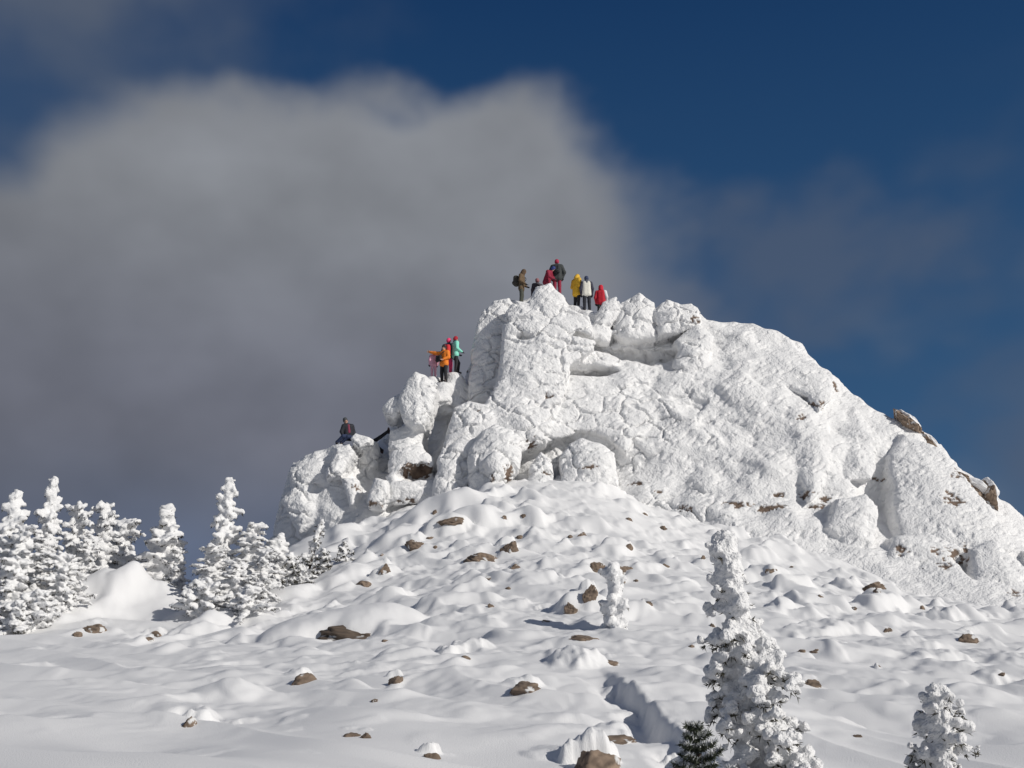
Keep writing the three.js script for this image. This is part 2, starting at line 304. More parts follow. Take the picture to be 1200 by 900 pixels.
{
  const r = rng(4242);
  // heaps of drifted snow
  const mound = onSlope(128, 722, slopeLow); addLump(mound.x + 0.15, mound.z - 0.6, 1.7, 1.8, 1.45, { cone: 1, rough: 0.1, lee: 1.3, k: 0.9, warp: 1.2 }); addLump(mound.x - 1.0, mound.z - 0.3, 1.3, 1.2, 0.85, { rough: 0.08, pow: 1.2, k: 0.6 }); addLump(mound.x + 0.9, mound.z - 0.2, 1.2, 1.1, 0.35, { rough: 0.06, pow: 1.2, k: 0.6 });
  for (const [px, py, w, H, d] of [[70, 735, 70, 0.55, 1.2], [30, 735, 60, 0.5, 1.1], [205, 722, 60, 0.45, 1], [262, 716, 70, 0.7, 1], [330, 712, 90, 0.5, 1.2], [300, 735, 60, 0.3, 0.7], [275, 752, 70, 0.32, 0.7], [240, 742, 40, 0.35, 0.6], [400, 690, 60, 0.55, 1.1], [395, 640, 70, 0.7, 1.3], [535, 600, 80, 0.8, 1.2], [470, 640, 60, 0.6, 1]]) {
    const p = onSlope(px, py), m = metresPerPixel(px, py, -p.z); addLump(p.x, p.z - d * 0.4, w * m * 0.5, d, H, { rough: 0.05, pow: 1.1, k: 0.5 });
  }
  // boulders under snow that can be picked out: px, py of the foot, width px, height px, label
  const big = [
    [690, 722, 62, 46, 'rounded snow caked boulder with two bare brown facets', 0.05],
    [722, 868, 40, 30, 'steep snow caked block wedged beside the long snow slab', 0.06],
    [664, 898, 84, 30, 'low rough snow crusted mound beside the pale bare boulder', 0.14],
    [955, 730, 40, 28, 'round knobbly snow ball boulder right of the tall rimed spruce', 0.14],
    [1042, 748, 36, 22, 'snow ball boulder with one brown scar on the open slope', 0.12],
    [1118, 756, 70, 26, 'wide low boulder crusted with rime and a brown scar at its end', 0.12],
    [1174, 800, 38, 24, 'snowy boulder with a dark notch on its near edge', 0.08],
    [1146, 826, 32, 22, 'small snow cone boulder standing alone on smooth drift', 0.08],
    [562, 622, 74, 40, 'broad snow covered boulder with a brown hollow below the rock pillar', 0.06],
    [622, 618, 54, 34, 'snow covered boulder beside the long brown stone below the rock pillar', 0.07],
    [525, 632, 56, 42, 'pale flat topped snow block at the foot of the rock tower', 0.03],
    [452, 682, 34, 30, 'hooded snow boulder with an upright brown stone in it', 0.08],
    [232, 748, 62, 28, 'twiggy rime crusted mound in front of the conical drift', 0.16],
    [228, 852, 42, 34, 'frost feathered boulder on the smooth snowfield', 0.12],
    [246, 806, 30, 16, 'small snow hummock with a dark side', 0.08],
    [345, 802, 32, 24, 'frosted hummock with a brown stone showing', 0.1],
    [740, 600, 34, 20, 'snow lump with a thin dark crack under the wall', 0.08],
    [880, 632, 50, 26, 'snow covered boulder behind the tip of the tall rimed spruce', 0.05],
    [1000, 660, 60, 34, 'snow lump at the foot of the sunlit snout of rock', 0.06],
    [870, 720, 40, 26, 'snow boulder close behind the tall rimed spruce', 0.07],
    [800, 690, 46, 22, 'smooth snow hump between the rimed sapling and the tall spruce', 0.04],
  ];
  for (const [px, py, w, h, label, rough, turn] of big) {
    const p = onSlope(px, py), m = metresPerPixel(px, py, -p.z), rx = w * m * 0.5, rz = Math.max(0.3, rx * 0.75);
    boulderLabels.push(label); addLump(p.x, p.z - rz * 0.9, rx, rz, h * m * 0.62, { own: boulderLabels.length - 1, rough, turn, lee: 1.3, pow: 0.6, k: 0.22 });
  }
  // many smaller lumps, dense on the upper slope
  for (let i = 0; i < 330; i++) {
    const px = 380 + r() * 880, lo = px < 500 ? 640 : px < 800 ? 575 : 610 + (px - 800) * 0.24, py = lo + Math.pow(r(), 1.5) * (800 - lo);
    const p = onSlope(px, py), s = 0.12 + 0.45 * Math.pow(r(), 3);
    if (Math.hypot(p.x - 2.7, p.z + 11) < 2) continue;
    addLump(p.x, p.z, s * (0.8 + r() * 0.7), s * (0.7 + r() * 0.5), s * (0.35 + r() * 0.4), { rough: 0.12 + r() * 0.3, turn: r() * 3, lee: 1.3 + r() * 1.4, pow: 0.55 + r() * 0.5, k: 0.2 });
  }
  for (let i = 0; i < 70; i++) {
    const px = r() * 1250 - 20, py = 760 + r() * 150, p = onSlope(px, py), s = 0.08 + 0.2 * Math.pow(r(), 2);
    addLump(p.x, p.z, s * 1.3, s * 0.8, s * (0.25 + r() * 0.35), { rough: 0.08 + r() * 0.1, turn: r(), lee: 1.8 + r() * 2, pow: 0.9, k: 0.2 });
  }
}
// bare stones: px, py, width px, height px, kind, label
const stoneSpots = [
  [428, 737, 90, 22, 'dark brown overhanging rock ledge under a thick snow roof'], [700, 893, 46, 38, 'pale grey brown bare boulder beside a rough snow mound'], [618, 807, 36, 14, 'flat brown rock with an upturned edge in the middle of the slope'],
  [352, 797, 28, 15, 'brown stone half wrapped in frost on the left snowfield'], [221, 847, 15, 15, 'upright brown stone inside the frost feathered boulder'], [108, 736, 22, 12, 'dark brown rounded stone below the left spruces'], [90, 744, 11, 8, 0],
  [182, 743, 18, 8, 'dark stone at the end of the twiggy mound'], [173, 749, 11, 5, 0], [563, 651, 36, 12, 'long brown stone slanting up the slope below the pillar'], [597, 641, 17, 15, 'leaning brown stone beside the long slanting one'], [603, 664, 20, 7, 0], [575, 677, 11, 5, 0],
  [451, 665, 11, 13, 'upright brown stone set in a hooded snow boulder'], [426, 684, 16, 8, 0], [380, 667, 26, 10, 'brown stone under the leaning frosted bush'], [486, 638, 22, 13, 'brown hollow stone face under the broad snow boulder'], [530, 608, 26, 8, 'thin dark stone edge under the flat snow block'],
  [682, 626, 9, 6, 0], [738, 641, 9, 8, 0], [700, 665, 20, 13, 'dark split stone above the boulder with two facets'], [692, 696, 15, 20, 'upper brown facet of the rounded snow boulder'], [670, 713, 15, 18, 'lower brown facet of the rounded snow boulder'], [731, 668, 26, 12, 'dark sharp edged stone leaning downhill'],
  [727, 680, 11, 9, 0], [688, 748, 32, 6, 'thin dark stone edge beside the rimed sapling'], [715, 776, 18, 9, 'reddish stone below the rimed sapling'], [465, 796, 16, 12, 'reddish brown stone on a drift in the middle of the slope'], [505, 885, 18, 13, 'dark stone low down on the slope among small hummocks'], [428, 863, 11, 8, 0], [411, 862, 17, 6, 0],
  [440, 821, 9, 5, 0], [450, 751, 9, 4, 0], [1027, 685, 20, 7, 'reddish flat stone near the foot of the right hand rocks'], [1042, 738, 15, 6, 0], [1138, 749, 20, 12, 'brown stone at the end of the wide rimed boulder'], [952, 801, 18, 9, 'reddish stone beside the tall rimed spruce'], [1006, 863, 13, 4, 0],
  [1012, 652, 8, 5, 0], [1000, 713, 8, 4, 0], [958, 762, 9, 5, 0], [1174, 790, 10, 5, 0], [722, 868, 42, 9, 'ragged reddish stone edge under the steep snow block'], [793, 896, 18, 9, 'reddish stone beside the green sapling'], [760, 706, 9, 4, 0], [905, 668, 10, 5, 0], [845, 664, 8, 4, 0], [640, 728, 9, 4, 0], [545, 770, 10, 4, 0]];
{ const r = rng(31337); for (let i = 0; i < 26; i++) { const px = 430 + r() * 720, lo = px < 800 ? 600 : 625 + (px - 800) * 0.16; stoneSpots.push([px, lo + 150 * r() * r(), 5 + 8 * r() * r(), 3 + 3.5 * r(), 0]); } }
for (const s of stoneSpots) {
  const p = onSlope(s[0], s[1] + s[3] * 0.3), m = metresPerPixel(s[0], s[1], -p.z), w = s[2] * m, h = s[3] * m;
  s.p = p; s.w = w; s.h = h;
  addLump(p.x, p.z - w * 0.33 - 0.04, w * (s[2] > 80 ? 0.85 : 0.62), w * (s[2] > 80 ? 0.7 : 0.42), h * (s[2] > 80 ? 1.3 : 1.05) + 0.05, { warp: s[2] > 80 ? 0.4 : 1, rough: s[2] > 80 ? 0.1 : 0.2, lee: 1.7, pow: 0.6, k: 0.12 });
}

// ---------------------------------------------------------------- the rock outcrop
const wallPts = thinPlate([
  [340, 640, 44], [340, 560, 45], [430, 530, 45.1], [430, 560, 44.3], [430, 595, 42.7], [398, 572, 42.9], [375, 590, 42.7], [450, 520, 46], [530, 450, 47], [530, 480, 46.6], [522, 520, 45.8], [515, 575, 44.4], [500, 600, 43], [600, 360, 46.5], [600, 450, 45], [600, 560, 43.6],
  [680, 370, 46.4], [680, 395, 46.3], [690, 420, 45], [685, 433, 45.2], [660, 460, 44.3], [640, 510, 43.6], [640, 560, 43.4], [700, 500, 43.6], [680, 540, 43.9], [720, 540, 43.3], [745, 590, 41.8], [755, 405, 46.4], [770, 345, 47], [745, 432, 44.8], [790, 440, 44.5], [800, 500, 43], [800, 570, 41.8],
  [850, 380, 46], [850, 440, 44.3], [850, 520, 42.5], [850, 600, 40.6], [930, 400, 46], [930, 450, 44.2], [930, 520, 42], [930, 590, 40.6], [980, 450, 45.5], [1000, 500, 43.5], [1000, 560, 41.8], [1000, 620, 40], [1050, 490, 45], [1060, 540, 42.7], [1042, 600, 42.4], [1038, 560, 42.9], [1060, 650, 38.8],
  [1110, 530, 44], [1110, 600, 40.7], [1110, 660, 38], [1138, 664, 38.2], [1180, 600, 42.5], [1180, 650, 39], [1190, 690, 36.6], [1260, 650, 42], [1260, 700, 37], [1260, 740, 34]].map(p => { const q = at(...p); return [q.x, q.y, p[2]]; }), 0.3);
const ridge = [[290, 680, 46], [325, 620, 46], [345, 552, 46], [365, 536, 46], [400, 530, 46.2], [440, 522, 46.6], [470, 480, 47], [515, 453, 47], [545, 448, 47], [554, 410, 47], [565, 380, 47], [590, 358, 47], [612, 354, 47], [630, 348, 47], [655, 352, 47], [672, 366, 46.9], [692, 368, 46.9], [710, 364, 47], [735, 360, 47], [750, 354, 47], [770, 360, 47], [790, 360, 47], [815, 364, 47], [828, 375, 46.8],
  [850, 373, 46.5], [890, 382, 46.5], [915, 391, 46.3], [940, 402, 46.2], [962, 422, 46], [985, 448, 45.6], [1015, 472, 45.5], [1045, 489, 45], [1075, 506, 45], [1105, 525, 44.6], [1125, 546, 44], [1150, 563, 43.6], [1175, 587, 43], [1200, 608, 42.6], [1260, 655, 42], [1340, 720, 41]].map(p => at(...p));
function ridgeAt(x) { let i = 0; while (i < ridge.length - 2 && ridge[i + 1].x < x) i++; const a = ridge[i], b = ridge[i + 1], t = (x - a.x) / (b.x - a.x), s = (b.y - a.y) / (b.x - a.x); return [a.y + (b.y - a.y) * t, -(a.z + (b.z - a.z) * clamp(t)), 1 / Math.sqrt(1 + Math.min(s * s, 4))]; }
// blocks of the outcrop: outline in the photograph, front distance at its top and foot, thickness in metres, rounding
const blockSpots = [
  [[346, 628, 326, 586, 340, 568, 334, 552, 350, 535, 366, 524, 396, 521, 402, 540, 386, 562, 372, 572, 381, 598, 372, 616], 43.2, 42.2, 4, 0.5], [[390, 523, 409, 518, 417, 528, 405, 549, 398, 558, 381, 560, 384, 545], 42.7, 42.1, 2.6, 0.35], [[408, 513, 415, 505, 437, 511, 435, 519, 420, 527, 412, 522], 42.9, 42.6, 2.2, 0.25],
  [[399, 560, 418, 560, 422, 573, 417, 594, 408, 594], 42.3, 41.9, 2, 0.25], [[430, 574, 440, 558, 452, 562, 454, 577, 447, 594, 430, 594], 41.5, 41.2, 1.8, 0.3], [[316, 640, 320, 612, 334, 590, 350, 600, 350, 650], 46, 45.5, 2, 0.3],
  [[466, 464, 473, 443, 486, 431, 498, 436, 513, 449, 509, 466, 505, 486, 498, 502, 484, 502, 471, 492], 42.7, 42.5, 2.4, 0.5], [[446, 477, 456, 466, 469, 460, 471, 481, 462, 491, 450, 487], 43.2, 43, 2, 0.3], [[455, 502, 498, 490, 497, 520, 490, 546, 455, 546, 452, 520], 43.3, 43, 2.4, 0.3], [[450, 592, 453, 540, 457, 518, 478, 513, 492, 520, 505, 536, 512, 588], 42.7, 41.9, 2.6, 0.4],
  [[545, 472, 549, 440, 552, 410, 556, 381, 564, 362, 580, 349, 597, 346, 602, 355, 592, 400, 584, 470], 45.4, 44.7, 3, 0.35],
  [[566, 478, 580, 440, 588, 402, 591, 364, 604, 347, 622, 349, 640, 350, 664, 356, 690, 368, 702, 398, 670, 430, 656, 470, 640, 520, 600, 532, 574, 502], 44.1, 41.9, 4, 0.5], [[617, 350, 626, 333, 645, 329, 660, 344, 666, 362, 640, 374, 620, 368], 44.4, 43.8, 2.6, 0.35],
  [[502, 592, 507, 560, 516, 520, 530, 476, 548, 468, 580, 473, 594, 490, 578, 512, 550, 536, 546, 594], 42.6, 41.2, 3, 0.4], [[547, 522, 562, 501, 580, 492, 600, 500, 613, 513, 609, 546, 597, 566, 560, 582, 546, 562], 41.5, 40.9, 2.6, 0.5], [[567, 542, 580, 527, 595, 537, 589, 560, 575, 570], 40.8, 40.5, 1.6, 0.25], [[546, 566, 562, 562, 600, 566, 604, 592, 545, 596], 41.4, 40.9, 2, 0.3],
  [[610, 590, 622, 541, 634, 527, 648, 537, 658, 590], 41.6, 41, 2, 0.35], [[655, 534, 662, 516, 682, 508, 704, 516, 722, 529, 728, 592, 690, 594, 656, 590], 41.5, 40.9, 2.6, 0.4],
  [[617, 510, 622, 480, 650, 445, 672, 420, 702, 425, 740, 440, 792, 472, 764, 500, 744, 514, 736, 532, 724, 521, 714, 512, 700, 506, 680, 504, 660, 512, 640, 516], 44.7, 41.9, 2.2, 0.35],
  [[692, 394, 698, 364, 706, 353, 722, 347, 729, 358, 713, 392], 45.2, 44.9, 2.2, 0.3], [[716, 388, 730, 352, 750, 340, 769, 352, 772, 396, 735, 398], 45.3, 44.8, 2.4, 0.45], [[765, 362, 782, 346, 800, 352, 812, 351, 825, 361, 823, 375, 800, 386, 772, 392], 45.2, 44.7, 2.4, 0.4], [[664, 384, 690, 374, 720, 386, 716, 404, 690, 402, 664, 398], 45.4, 44.8, 2.4, 0.3], [[656, 424, 664, 408, 700, 408, 730, 420, 712, 432, 672, 428], 45, 44.3, 2, 0.3], [[704, 470, 708, 440, 722, 424, 750, 428, 772, 446, 748, 470, 720, 480], 44.3, 43.4, 2, 0.4],
  [[788, 440, 792, 396, 818, 376, 840, 392, 830, 440], 45, 44.1, 2.4, 0.4], [[876, 430, 884, 396, 930, 400, 962, 426, 982, 452, 979, 464, 962, 480, 948, 463, 925, 453, 900, 448], 45.6, 42.5, 2.6, 0.4], [[928, 520, 940, 478, 976, 490, 976, 540, 967, 576, 950, 592, 938, 560], 43.2, 39.9, 2.2, 0.4], [[968, 618, 984, 582, 1020, 574, 1036, 592, 1032, 646, 1000, 646], 39.6, 38.6, 2.6, 0.5], [[976, 500, 1004, 472, 1034, 510, 1026, 562, 990, 562], 44, 41.1, 2.4, 0.4],
  [[1045, 532, 1060, 504, 1100, 520, 1140, 560, 1170, 600, 1200, 642, 1160, 662, 1100, 642, 1060, 642, 1050, 580], 42.8, 37.9, 3.4, 0.45], [[1038, 660, 1050, 626, 1090, 620, 1132, 640, 1128, 680, 1070, 680], 38.6, 37.7, 2, 0.4], [[1140, 700, 1142, 642, 1170, 630, 1218, 672, 1218, 730], 38, 36, 2.6, 0.5], [[1210, 640, 1300, 700, 1300, 780, 1200, 730], 38.5, 35.6, 3, 0.6], [[840, 600, 862, 576, 925, 580, 930, 606], 40.9, 40.3, 2, 0.3], [[503, 470, 512, 449, 545, 441, 553, 452, 550, 485, 508, 485], 45.5, 45.2, 2.6, 0.35], [[840, 450, 870, 430, 910, 460, 930, 500, 880, 510], 43.6, 42.3, 2, 0.5]];
const hollows = [[490, 554, 42, 17, 42.4, 0.9], [1136, 664, 14, 30, 37.6, 1.2], [757, 412, 84, 24, 45.2, 1.5], [688, 402, 62, 12, 45, 1.3], [695, 434, 74, 11, 44.4, 1.1], [650, 524, 44, 12, 42.4, 0.9], [485, 507, 44, 10, 42.6, 0.7], [612, 392, 40, 9, 43.6, 0.6]];
const blocks = [];
function addBlock(list, D0, D1, depth, round) {
  let y0 = 1e9, y1 = -1e9; for (let i = 1; i < list.length; i += 2) { y0 = Math.min(y0, list[i]); y1 = Math.max(y1, list[i]); }
  const P = []; for (let i = 0; i < list.length; i += 2) { const q = at(list[i], list[i + 1], mix(D0, D1, (list[i + 1] - y0) / (y1 - y0)) + 0.15); P.push(q.x, q.y); }
  const ys = P.filter((v, i) => i % 2), xs = P.filter((v, i) => !(i % 2)), a = Math.max(...ys), b = Math.min(...ys), l = Math.min(...xs), r = Math.max(...xs);
  const half = Math.min(a - b, r - l) / 2, zt = -D0, zb = -D1, c = new THREE.Vector3((l + r) / 2, (a + b) / 2, (zt + zb) / 2 - depth / 2);
  blocks.push({ P, a, b, zt, slope: (zt - zb) / (a - b), depth, round: Math.min(round * 0.45, half * 0.4), bulge: Math.min(0.4, half * 0.32), half, c, rad: Math.hypot(a - b, r - l, depth + Math.abs(zt - zb)) / 2 });
}
blockSpots.forEach(s => addBlock(...s));
const nBlocks = blocks.length;
const bareSpots = [];
function dBlock(b, x, y, z) {
  if (b.foot) { const dh = Math.hypot(x - b.c.x, z - b.c.z) - b.hw + 0.25, ay = Math.abs(y - b.c.y) - b.hh + 0.25; return Math.hypot(Math.max(dh, 0), Math.max(ay, 0)) + Math.min(Math.max(dh, ay), 0) - 0.25; }
  const P = b.P, n = P.length; let d = 1e9, s = 1;
  for (let i = 0, j = n - 2; i < n; j = i, i += 2) {
    const ex = P[j] - P[i], ey = P[j + 1] - P[i + 1], wx = x - P[i], wy = y - P[i + 1], t = clamp((wx * ex + wy * ey) / (ex * ex + ey * ey)), qx = wx - ex * t, qy = wy - ey * t, e = qx * qx + qy * qy;
    if (e < d) d = e;
    const a = wy >= 0, c = y < P[j + 1], g = ex * wy > ey * wx; if ((a && c && g) || (!a && !c && !g)) s = -s;
  }
  d = s * Math.sqrt(d);
  const zf = b.zt + b.slope * (y - b.a), inn = 1 - Math.min(1, Math.max(0, -d) / b.half), front = (z - zf + b.bulge * inn * inn) * 0.85, back = zf - b.depth - z;
  return Math.max(smax(d, front, b.round), back);
}
// people stand on ledges of the rock; footing: pixel of the feet and distance
const footing = {};
function ledge(name, px, py, D, w = 0.74) { const p = at(px, py, D); footing[name] = p; const b = { foot: 1, c: new THREE.Vector3(p.x, p.y - 0.55, p.z), hw: w / 2, hh: 0.55, rad: 1.1 }; blocks.push(b); return b; }
ledge('brown', 611, 357, 46.2); ledge('hidden', 630, 366, 47.6); ledge('crimson', 642, 350, 46.5); ledge('tall', 653, 346, 46.7); ledge('yellow', 676, 361, 46.6); ledge('vest', 688, 364.5, 46.2); ledge('redhood', 705, 374, 47.2);
ledge('child', 508, 442, 45.6); ledge('orange', 520, 448, 45.2); ledge('redpack', 525, 440, 45.9); ledge('mint', 533, 437, 45.7);
ledge('leaner', 397.5, 521.5, 43.6); ledge('sitter', 434, 523, 44.6);
const hollowList = hollows.map(([px, py, w, h, D, d]) => { const m = metresPerPixel(px, py, D); return { c: at(px, py, D), a: w * m / 2, b: h * m / 2, d }; });
function outcrop(x, y, z, list) {                 // signed distance without the fine relief
  const wob = 0.3 * noise(x / 1.5, y / 1.5, z / 1.5) + 0.08 * noise(x / 0.6 + 9, y / 0.6, z / 0.6);
  const [ry, rd, rc] = ridgeAt(x), front = (list.wall(x, y) + z) * 0.72, back = (-z - rd - 3.5) * 0.8, top = (y - ry + 0.12 * Math.max(0, -z - rd)) * rc;
  let d = smax(smax(front, top, 0.5), back, 0.8) + wob;
  for (const b of list.blocks) d = smin(d, dBlock(b, x, y, z) + (b.foot ? wob * 0.12 : 0.03 + wob * 0.32), b.foot ? 0.3 : 0.06);
  for (const h of list.hollows) { const hx = (x - h.c.x) / h.a; if (hx > 2.2 || hx < -2.2) continue; const e = (Math.hypot(hx + 0.45 * noise(x / 0.7, y / 0.5, 4), (y - h.c.y) / h.b + 0.5 * hx * Math.sign(h.c.x + 2) * 0.5 + 0.6 * noise(x / 0.5, y / 0.6, 14), (z - h.c.z) / h.d) - 1) * Math.min(h.a, h.b); d = smax(d, -e - wob * 0.4, 0.2); }
  return d;
}
console.log('outcrop');
{
  const C = 0.055, x0 = -11.8, x1 = 24, y0 = 2.2, y1 = 19.6, z0 = -51.5, z1 = -35;
  const nx = Math.ceil((x1 - x0) / C / 4) * 4 + 1, ny = Math.ceil((y1 - y0) / C / 4) * 4 + 1, nz = Math.ceil((z1 - z0) / C / 4) * 4 + 1;
  // the front of the wall changes slowly: tabulate it
  const TC = 0.2, tw = Math.ceil((x1 - x0) / TC) + 2, th = Math.ceil((y1 - y0) / TC) + 2, tab = new Float32Array(tw * th);
  for (let j = 0; j < th; j++) for (let i = 0; i < tw; i++) tab[j * tw + i] = clamp(wallPts(x0 + i * TC, y0 + j * TC), 30, 52);
  const wall = (x, y) => { const u = clamp((x - x0) / TC, 0, tw - 1.001), v = clamp((y - y0) / TC, 0, th - 1.001), i = Math.floor(u), j = Math.floor(v), a = u - i, b = v - j, o = j * tw + i; return mix(mix(tab[o], tab[o + 1], a), mix(tab[o + tw], tab[o + tw + 1], a), b); };
  const gTab = new Float32Array(Math.ceil((x1 - x0) / TC + 2) * Math.ceil((z1 - z0) / TC + 2)), gw = Math.ceil((x1 - x0) / TC + 2);
  for (let j = 0; j * TC < z1 - z0 + TC; j++) for (let i = 0; i < gw; i++) gTab[j * gw + i] = slopeLow(x0 + i * TC, z0 + j * TC);
  const ground = (x, z) => gTab[clamp(Math.round((z - z0) / TC), 0, 1e5) * gw + clamp(Math.round((x - x0) / TC), 0, gw - 1)];
  const val = new Float32Array(nx * ny * nz).fill(1), BX = (nx - 1) >> 2, BY = (ny - 1) >> 2, BZ = (nz - 1) >> 2, flag = new Uint8Array(BX * BY * BZ);
  const S = 4 * C, big = 4 * S;
  for (let K = 0; K < BZ; K += 4) for (let J = 0; J < BY; J += 4) for (let I = 0; I < BX; I += 4) {
    const cx = x0 + I * S + big / 2, cy = y0 + J * S + big / 2, cz = z0 + K * S + big / 2;
    if (cy < ground(cx, cz) - 1.1) continue;
    const near = blocks.filter(b => b.c.distanceTo(_v.set(cx, cy, cz)) < b.rad + big * 1.2 + 0.4), list = { wall, blocks: near, hollows: hollowList };
    const d = outcrop(cx, cy, cz, list);
    if (Math.abs(d) > big * 1.0 + 0.4) { if (d < 0) fill(I, J, K, 4, -1); continue; }
    for (let k = K; k < Math.min(K + 4, BZ); k++) for (let j = J; j < Math.min(J + 4, BY); j++) for (let i = I; i < Math.min(I + 4, BX); i++) {
      const x = x0 + i * S + S / 2, y = y0 + j * S + S / 2, z = z0 + k * S + S / 2;
      if (y < ground(x, z) - 0.6) { fill(i, j, k, 1, -1); continue; }
      const dd = outcrop(x, y, z, list);
      if (Math.abs(dd) > S * 1.25) { if (dd < 0) fill(i, j, k, 1, -1); continue; }
      flag[(k * BY + j) * BX + i] = 1;
      for (let c = 0; c < 5; c++) for (let b = 0; b < 5; b++) for (let a = 0; a < 5; a++) val[((k * 4 + c) * ny + j * 4 + b) * nx + i * 4 + a] = outcrop(x0 + (i * 4 + a) * C, y0 + (j * 4 + b) * C, z0 + (k * 4 + c) * C, list);
    }
  }
  function fill(I, J, K, n, v) { for (let k = K * 4; k <= Math.min((K + n) * 4, nz - 1); k++) for (let j = J * 4; j <= Math.min((J + n) * 4, ny - 1); j++) { const o = (k * ny + j) * nx; for (let i = I * 4; i <= Math.min((I + n) * 4, nx - 1); i++) if (val[o + i] === 1) val[o + i] = v; } }
  console.log('net');
  const { pos, idx } = surfaceNet(val, nx, ny, nz, x0, y0, z0, C, (i, j, k) => flag[((k >> 2) * BY + (j >> 2)) * BX + (i >> 2)]);
  let nor = normalsOf(pos, idx);
  console.log('outcrop vertices', pos.length / 3);
  // rime: feathery crust of small lumps standing out from the rock
  const owner = new Int16Array(pos.length / 3), color = new Float32Array(pos.length);
  const bare = bareSpots.concat([[490, 554, 34, 13, 0.45], [625, 525, 12, 20, 0.1], [597, 556, 12, 22, 0.1], [576, 560, 8, 10, 0], [742, 564, 22, 6, 0.1], [770, 575, 12, 4, 0], [802, 594, 18, 8, -0.05], [864, 590, 30, 8, 0], [905, 592, 26, 8, 0.1], [912, 578, 10, 6, 0], [892, 598, 10, 10, 0.1], [966, 582, 12, 9, 0.2], [944, 578, 18, 8, 0], [955, 592, 16, 10, 0],
    [1055, 641, 14, 12, 0.1], [1098, 643, 12, 10, 0.1], [1106, 660, 12, 16, 0.15], [1120, 648, 22, 14, 0.1], [1126, 655, 12, 14, 0.1], [1130, 641, 10, 12, 0.1], [1115, 582, 22, 22, 0.05], [1126, 552, 10, 14, 0], [1122, 556, 16, 8, 0], [1192, 693, 16, 10, 0.1], [963, 473, 14, 10, 0], [981, 450, 8, 14, 0], [820, 372, 14, 10, 0.05], [940, 488, 10, 9, -0.05], [645, 462, 12, 10, -0.1], [560, 478, 10, 6, -0.1], [420, 570, 16, 8, 0], [440, 592, 26, 6, 0.05], [478, 588, 20, 6, 0], [950, 472, 12, 6, 0], [1030, 560, 16, 5, -0.05], [640, 552, 14, 6, 0], [690, 545, 26, 5, 0]]);
  // where each bare patch lies on the rock: the nearest surface in that direction
  const patches = bare.map(([px, py, w, h, bias]) => ({ px, py, w, h, bias, D: 99 }));
  for (let v = 0; v < pos.length; v += 3) { if (nor[v + 2] < 0) continue; const q = toPixel(_v.set(pos[v], pos[v + 1], pos[v + 2])); for (const b of patches) if (-pos[v + 2] < b.D && Math.abs(q[0] - b.px) < 2 && Math.abs(q[1] - b.py) < 2) { b.D = -pos[v + 2]; b.c = _v.clone(); } }
  for (const b of patches) { b.c ??= at(b.px, b.py, 43); const m = metresPerPixel(b.px, b.py, -b.c.z); b.a = b.w * m / 2; b.b = b.h * m / 2; b.d = Math.max(b.w, b.h) * m / 2 + 0.25; }
  for (let v = 0; v < owner.length; v++) {
    const o = v * 3, x = pos[o], y = pos[o + 1], z = pos[o + 2], n0 = nor[o], n1 = nor[o + 1], n2 = nor[o + 2];
    let best = 0, bd = 0.14, feet = 9; const P = _v.set(x, y, z);
    for (let b = 0; b < blocks.length; b++) { const B = blocks[b], dc = P.distanceTo(B.c); if (b >= nBlocks) { if (dc < 1.5) feet = Math.min(feet, Math.hypot(x - B.c.x, y - B.c.y - 0.5, z - B.c.z)); continue; } if (dc > B.rad + 0.5) continue; const d = dBlock(B, x, y, z); if (d < bd) { bd = d; best = b + 1; } }
    owner[v] = best;
    const up = sstep(0.9, 0.55, n1), calm = sstep(-0.30, 0.15, noise(x / 1.6, y / 1.6 + 40, z / 1.6));
    const sx = x * 0.9 + y * 0.45, sy = y * 0.75 - x * 0.35, calmer = sstep(0.3, 0.9, feet);
    const amp = (0.2 + 0.8 * up) * (0.35 + 0.65 * calm) * calmer;
    let d = amp * (0.03 * (0.55 - worley(sx / 0.45, sy / 0.45, z / 0.45)) + 0.03 * (0.5 - worley(sx / 0.21 + 3, sy / 0.16, z / 0.21)) + 0.012 * noise(x / 0.1, y / 0.1, z / 0.1));
    const pit = noise(sx / 0.42 + 5, sy / 0.13, z / 0.42); d -= calmer * (0.25 + 0.75 * up) * 0.06 * sstep(0.25, 0.45, pit);
    if (up > 0.1 && x < 8.4) {                                  // joints between the blocks of the rock under the crust
      joints(x / 1.25 + 0.25 * noise(x / 0.6, y / 0.6, z / 0.6), y / 0.85 + 0.25 * noise(x / 0.6 + 9, y / 0.6, z / 0.6), z / 1.25);
      d += calmer * up * (0.035 * (0.25 + jId / 255) * sstep(0, 0.3, jGap) - 0.02 - 0.12 * sstep(0.06, 0.015, jGap) * sstep(-0.3, 0.05, noise(x / 2.3 + 3, y / 2.3, z / 2.3)));
    }
    { const q = x * 0.62 + y * 0.78, a = x * 0.78 - y * 0.62; d += calmer * up * 0.09 * noise(q / 0.75, a / 2.6, z / 1.5); }
    d += 0.035 * fbm(x / 0.5, y / 0.5, z / 0.5, 2) * calmer;
    let stone = 0;
    for (const b of patches) { const ex = (x - b.c.x) / b.a, ey = (y - b.c.y) / b.b, ez = (z - b.c.z) / b.d, e = ex * ex + ey * ey + ez * ez; if (e < 2.2 && fbm(x / 0.3, y / 0.3, z / 0.3, 3) * 1.5 + 1.1 * noise(x / 0.14, y / 0.1, z / 0.14) + 0.24 + b.bias - e * 0.5 > 0) stone = 1; }
    if (stone) d -= 0.05;
    pos[o] += n0 * d; pos[o + 1] += n1 * d; pos[o + 2] += n2 * d;
    const tint = 0.78 + 0.02 * noise(x / 0.7, y / 0.7, z / 0.7), br = 0.5 + fbm(x / 0.25, y / 0.25, z / 0.25, 3);
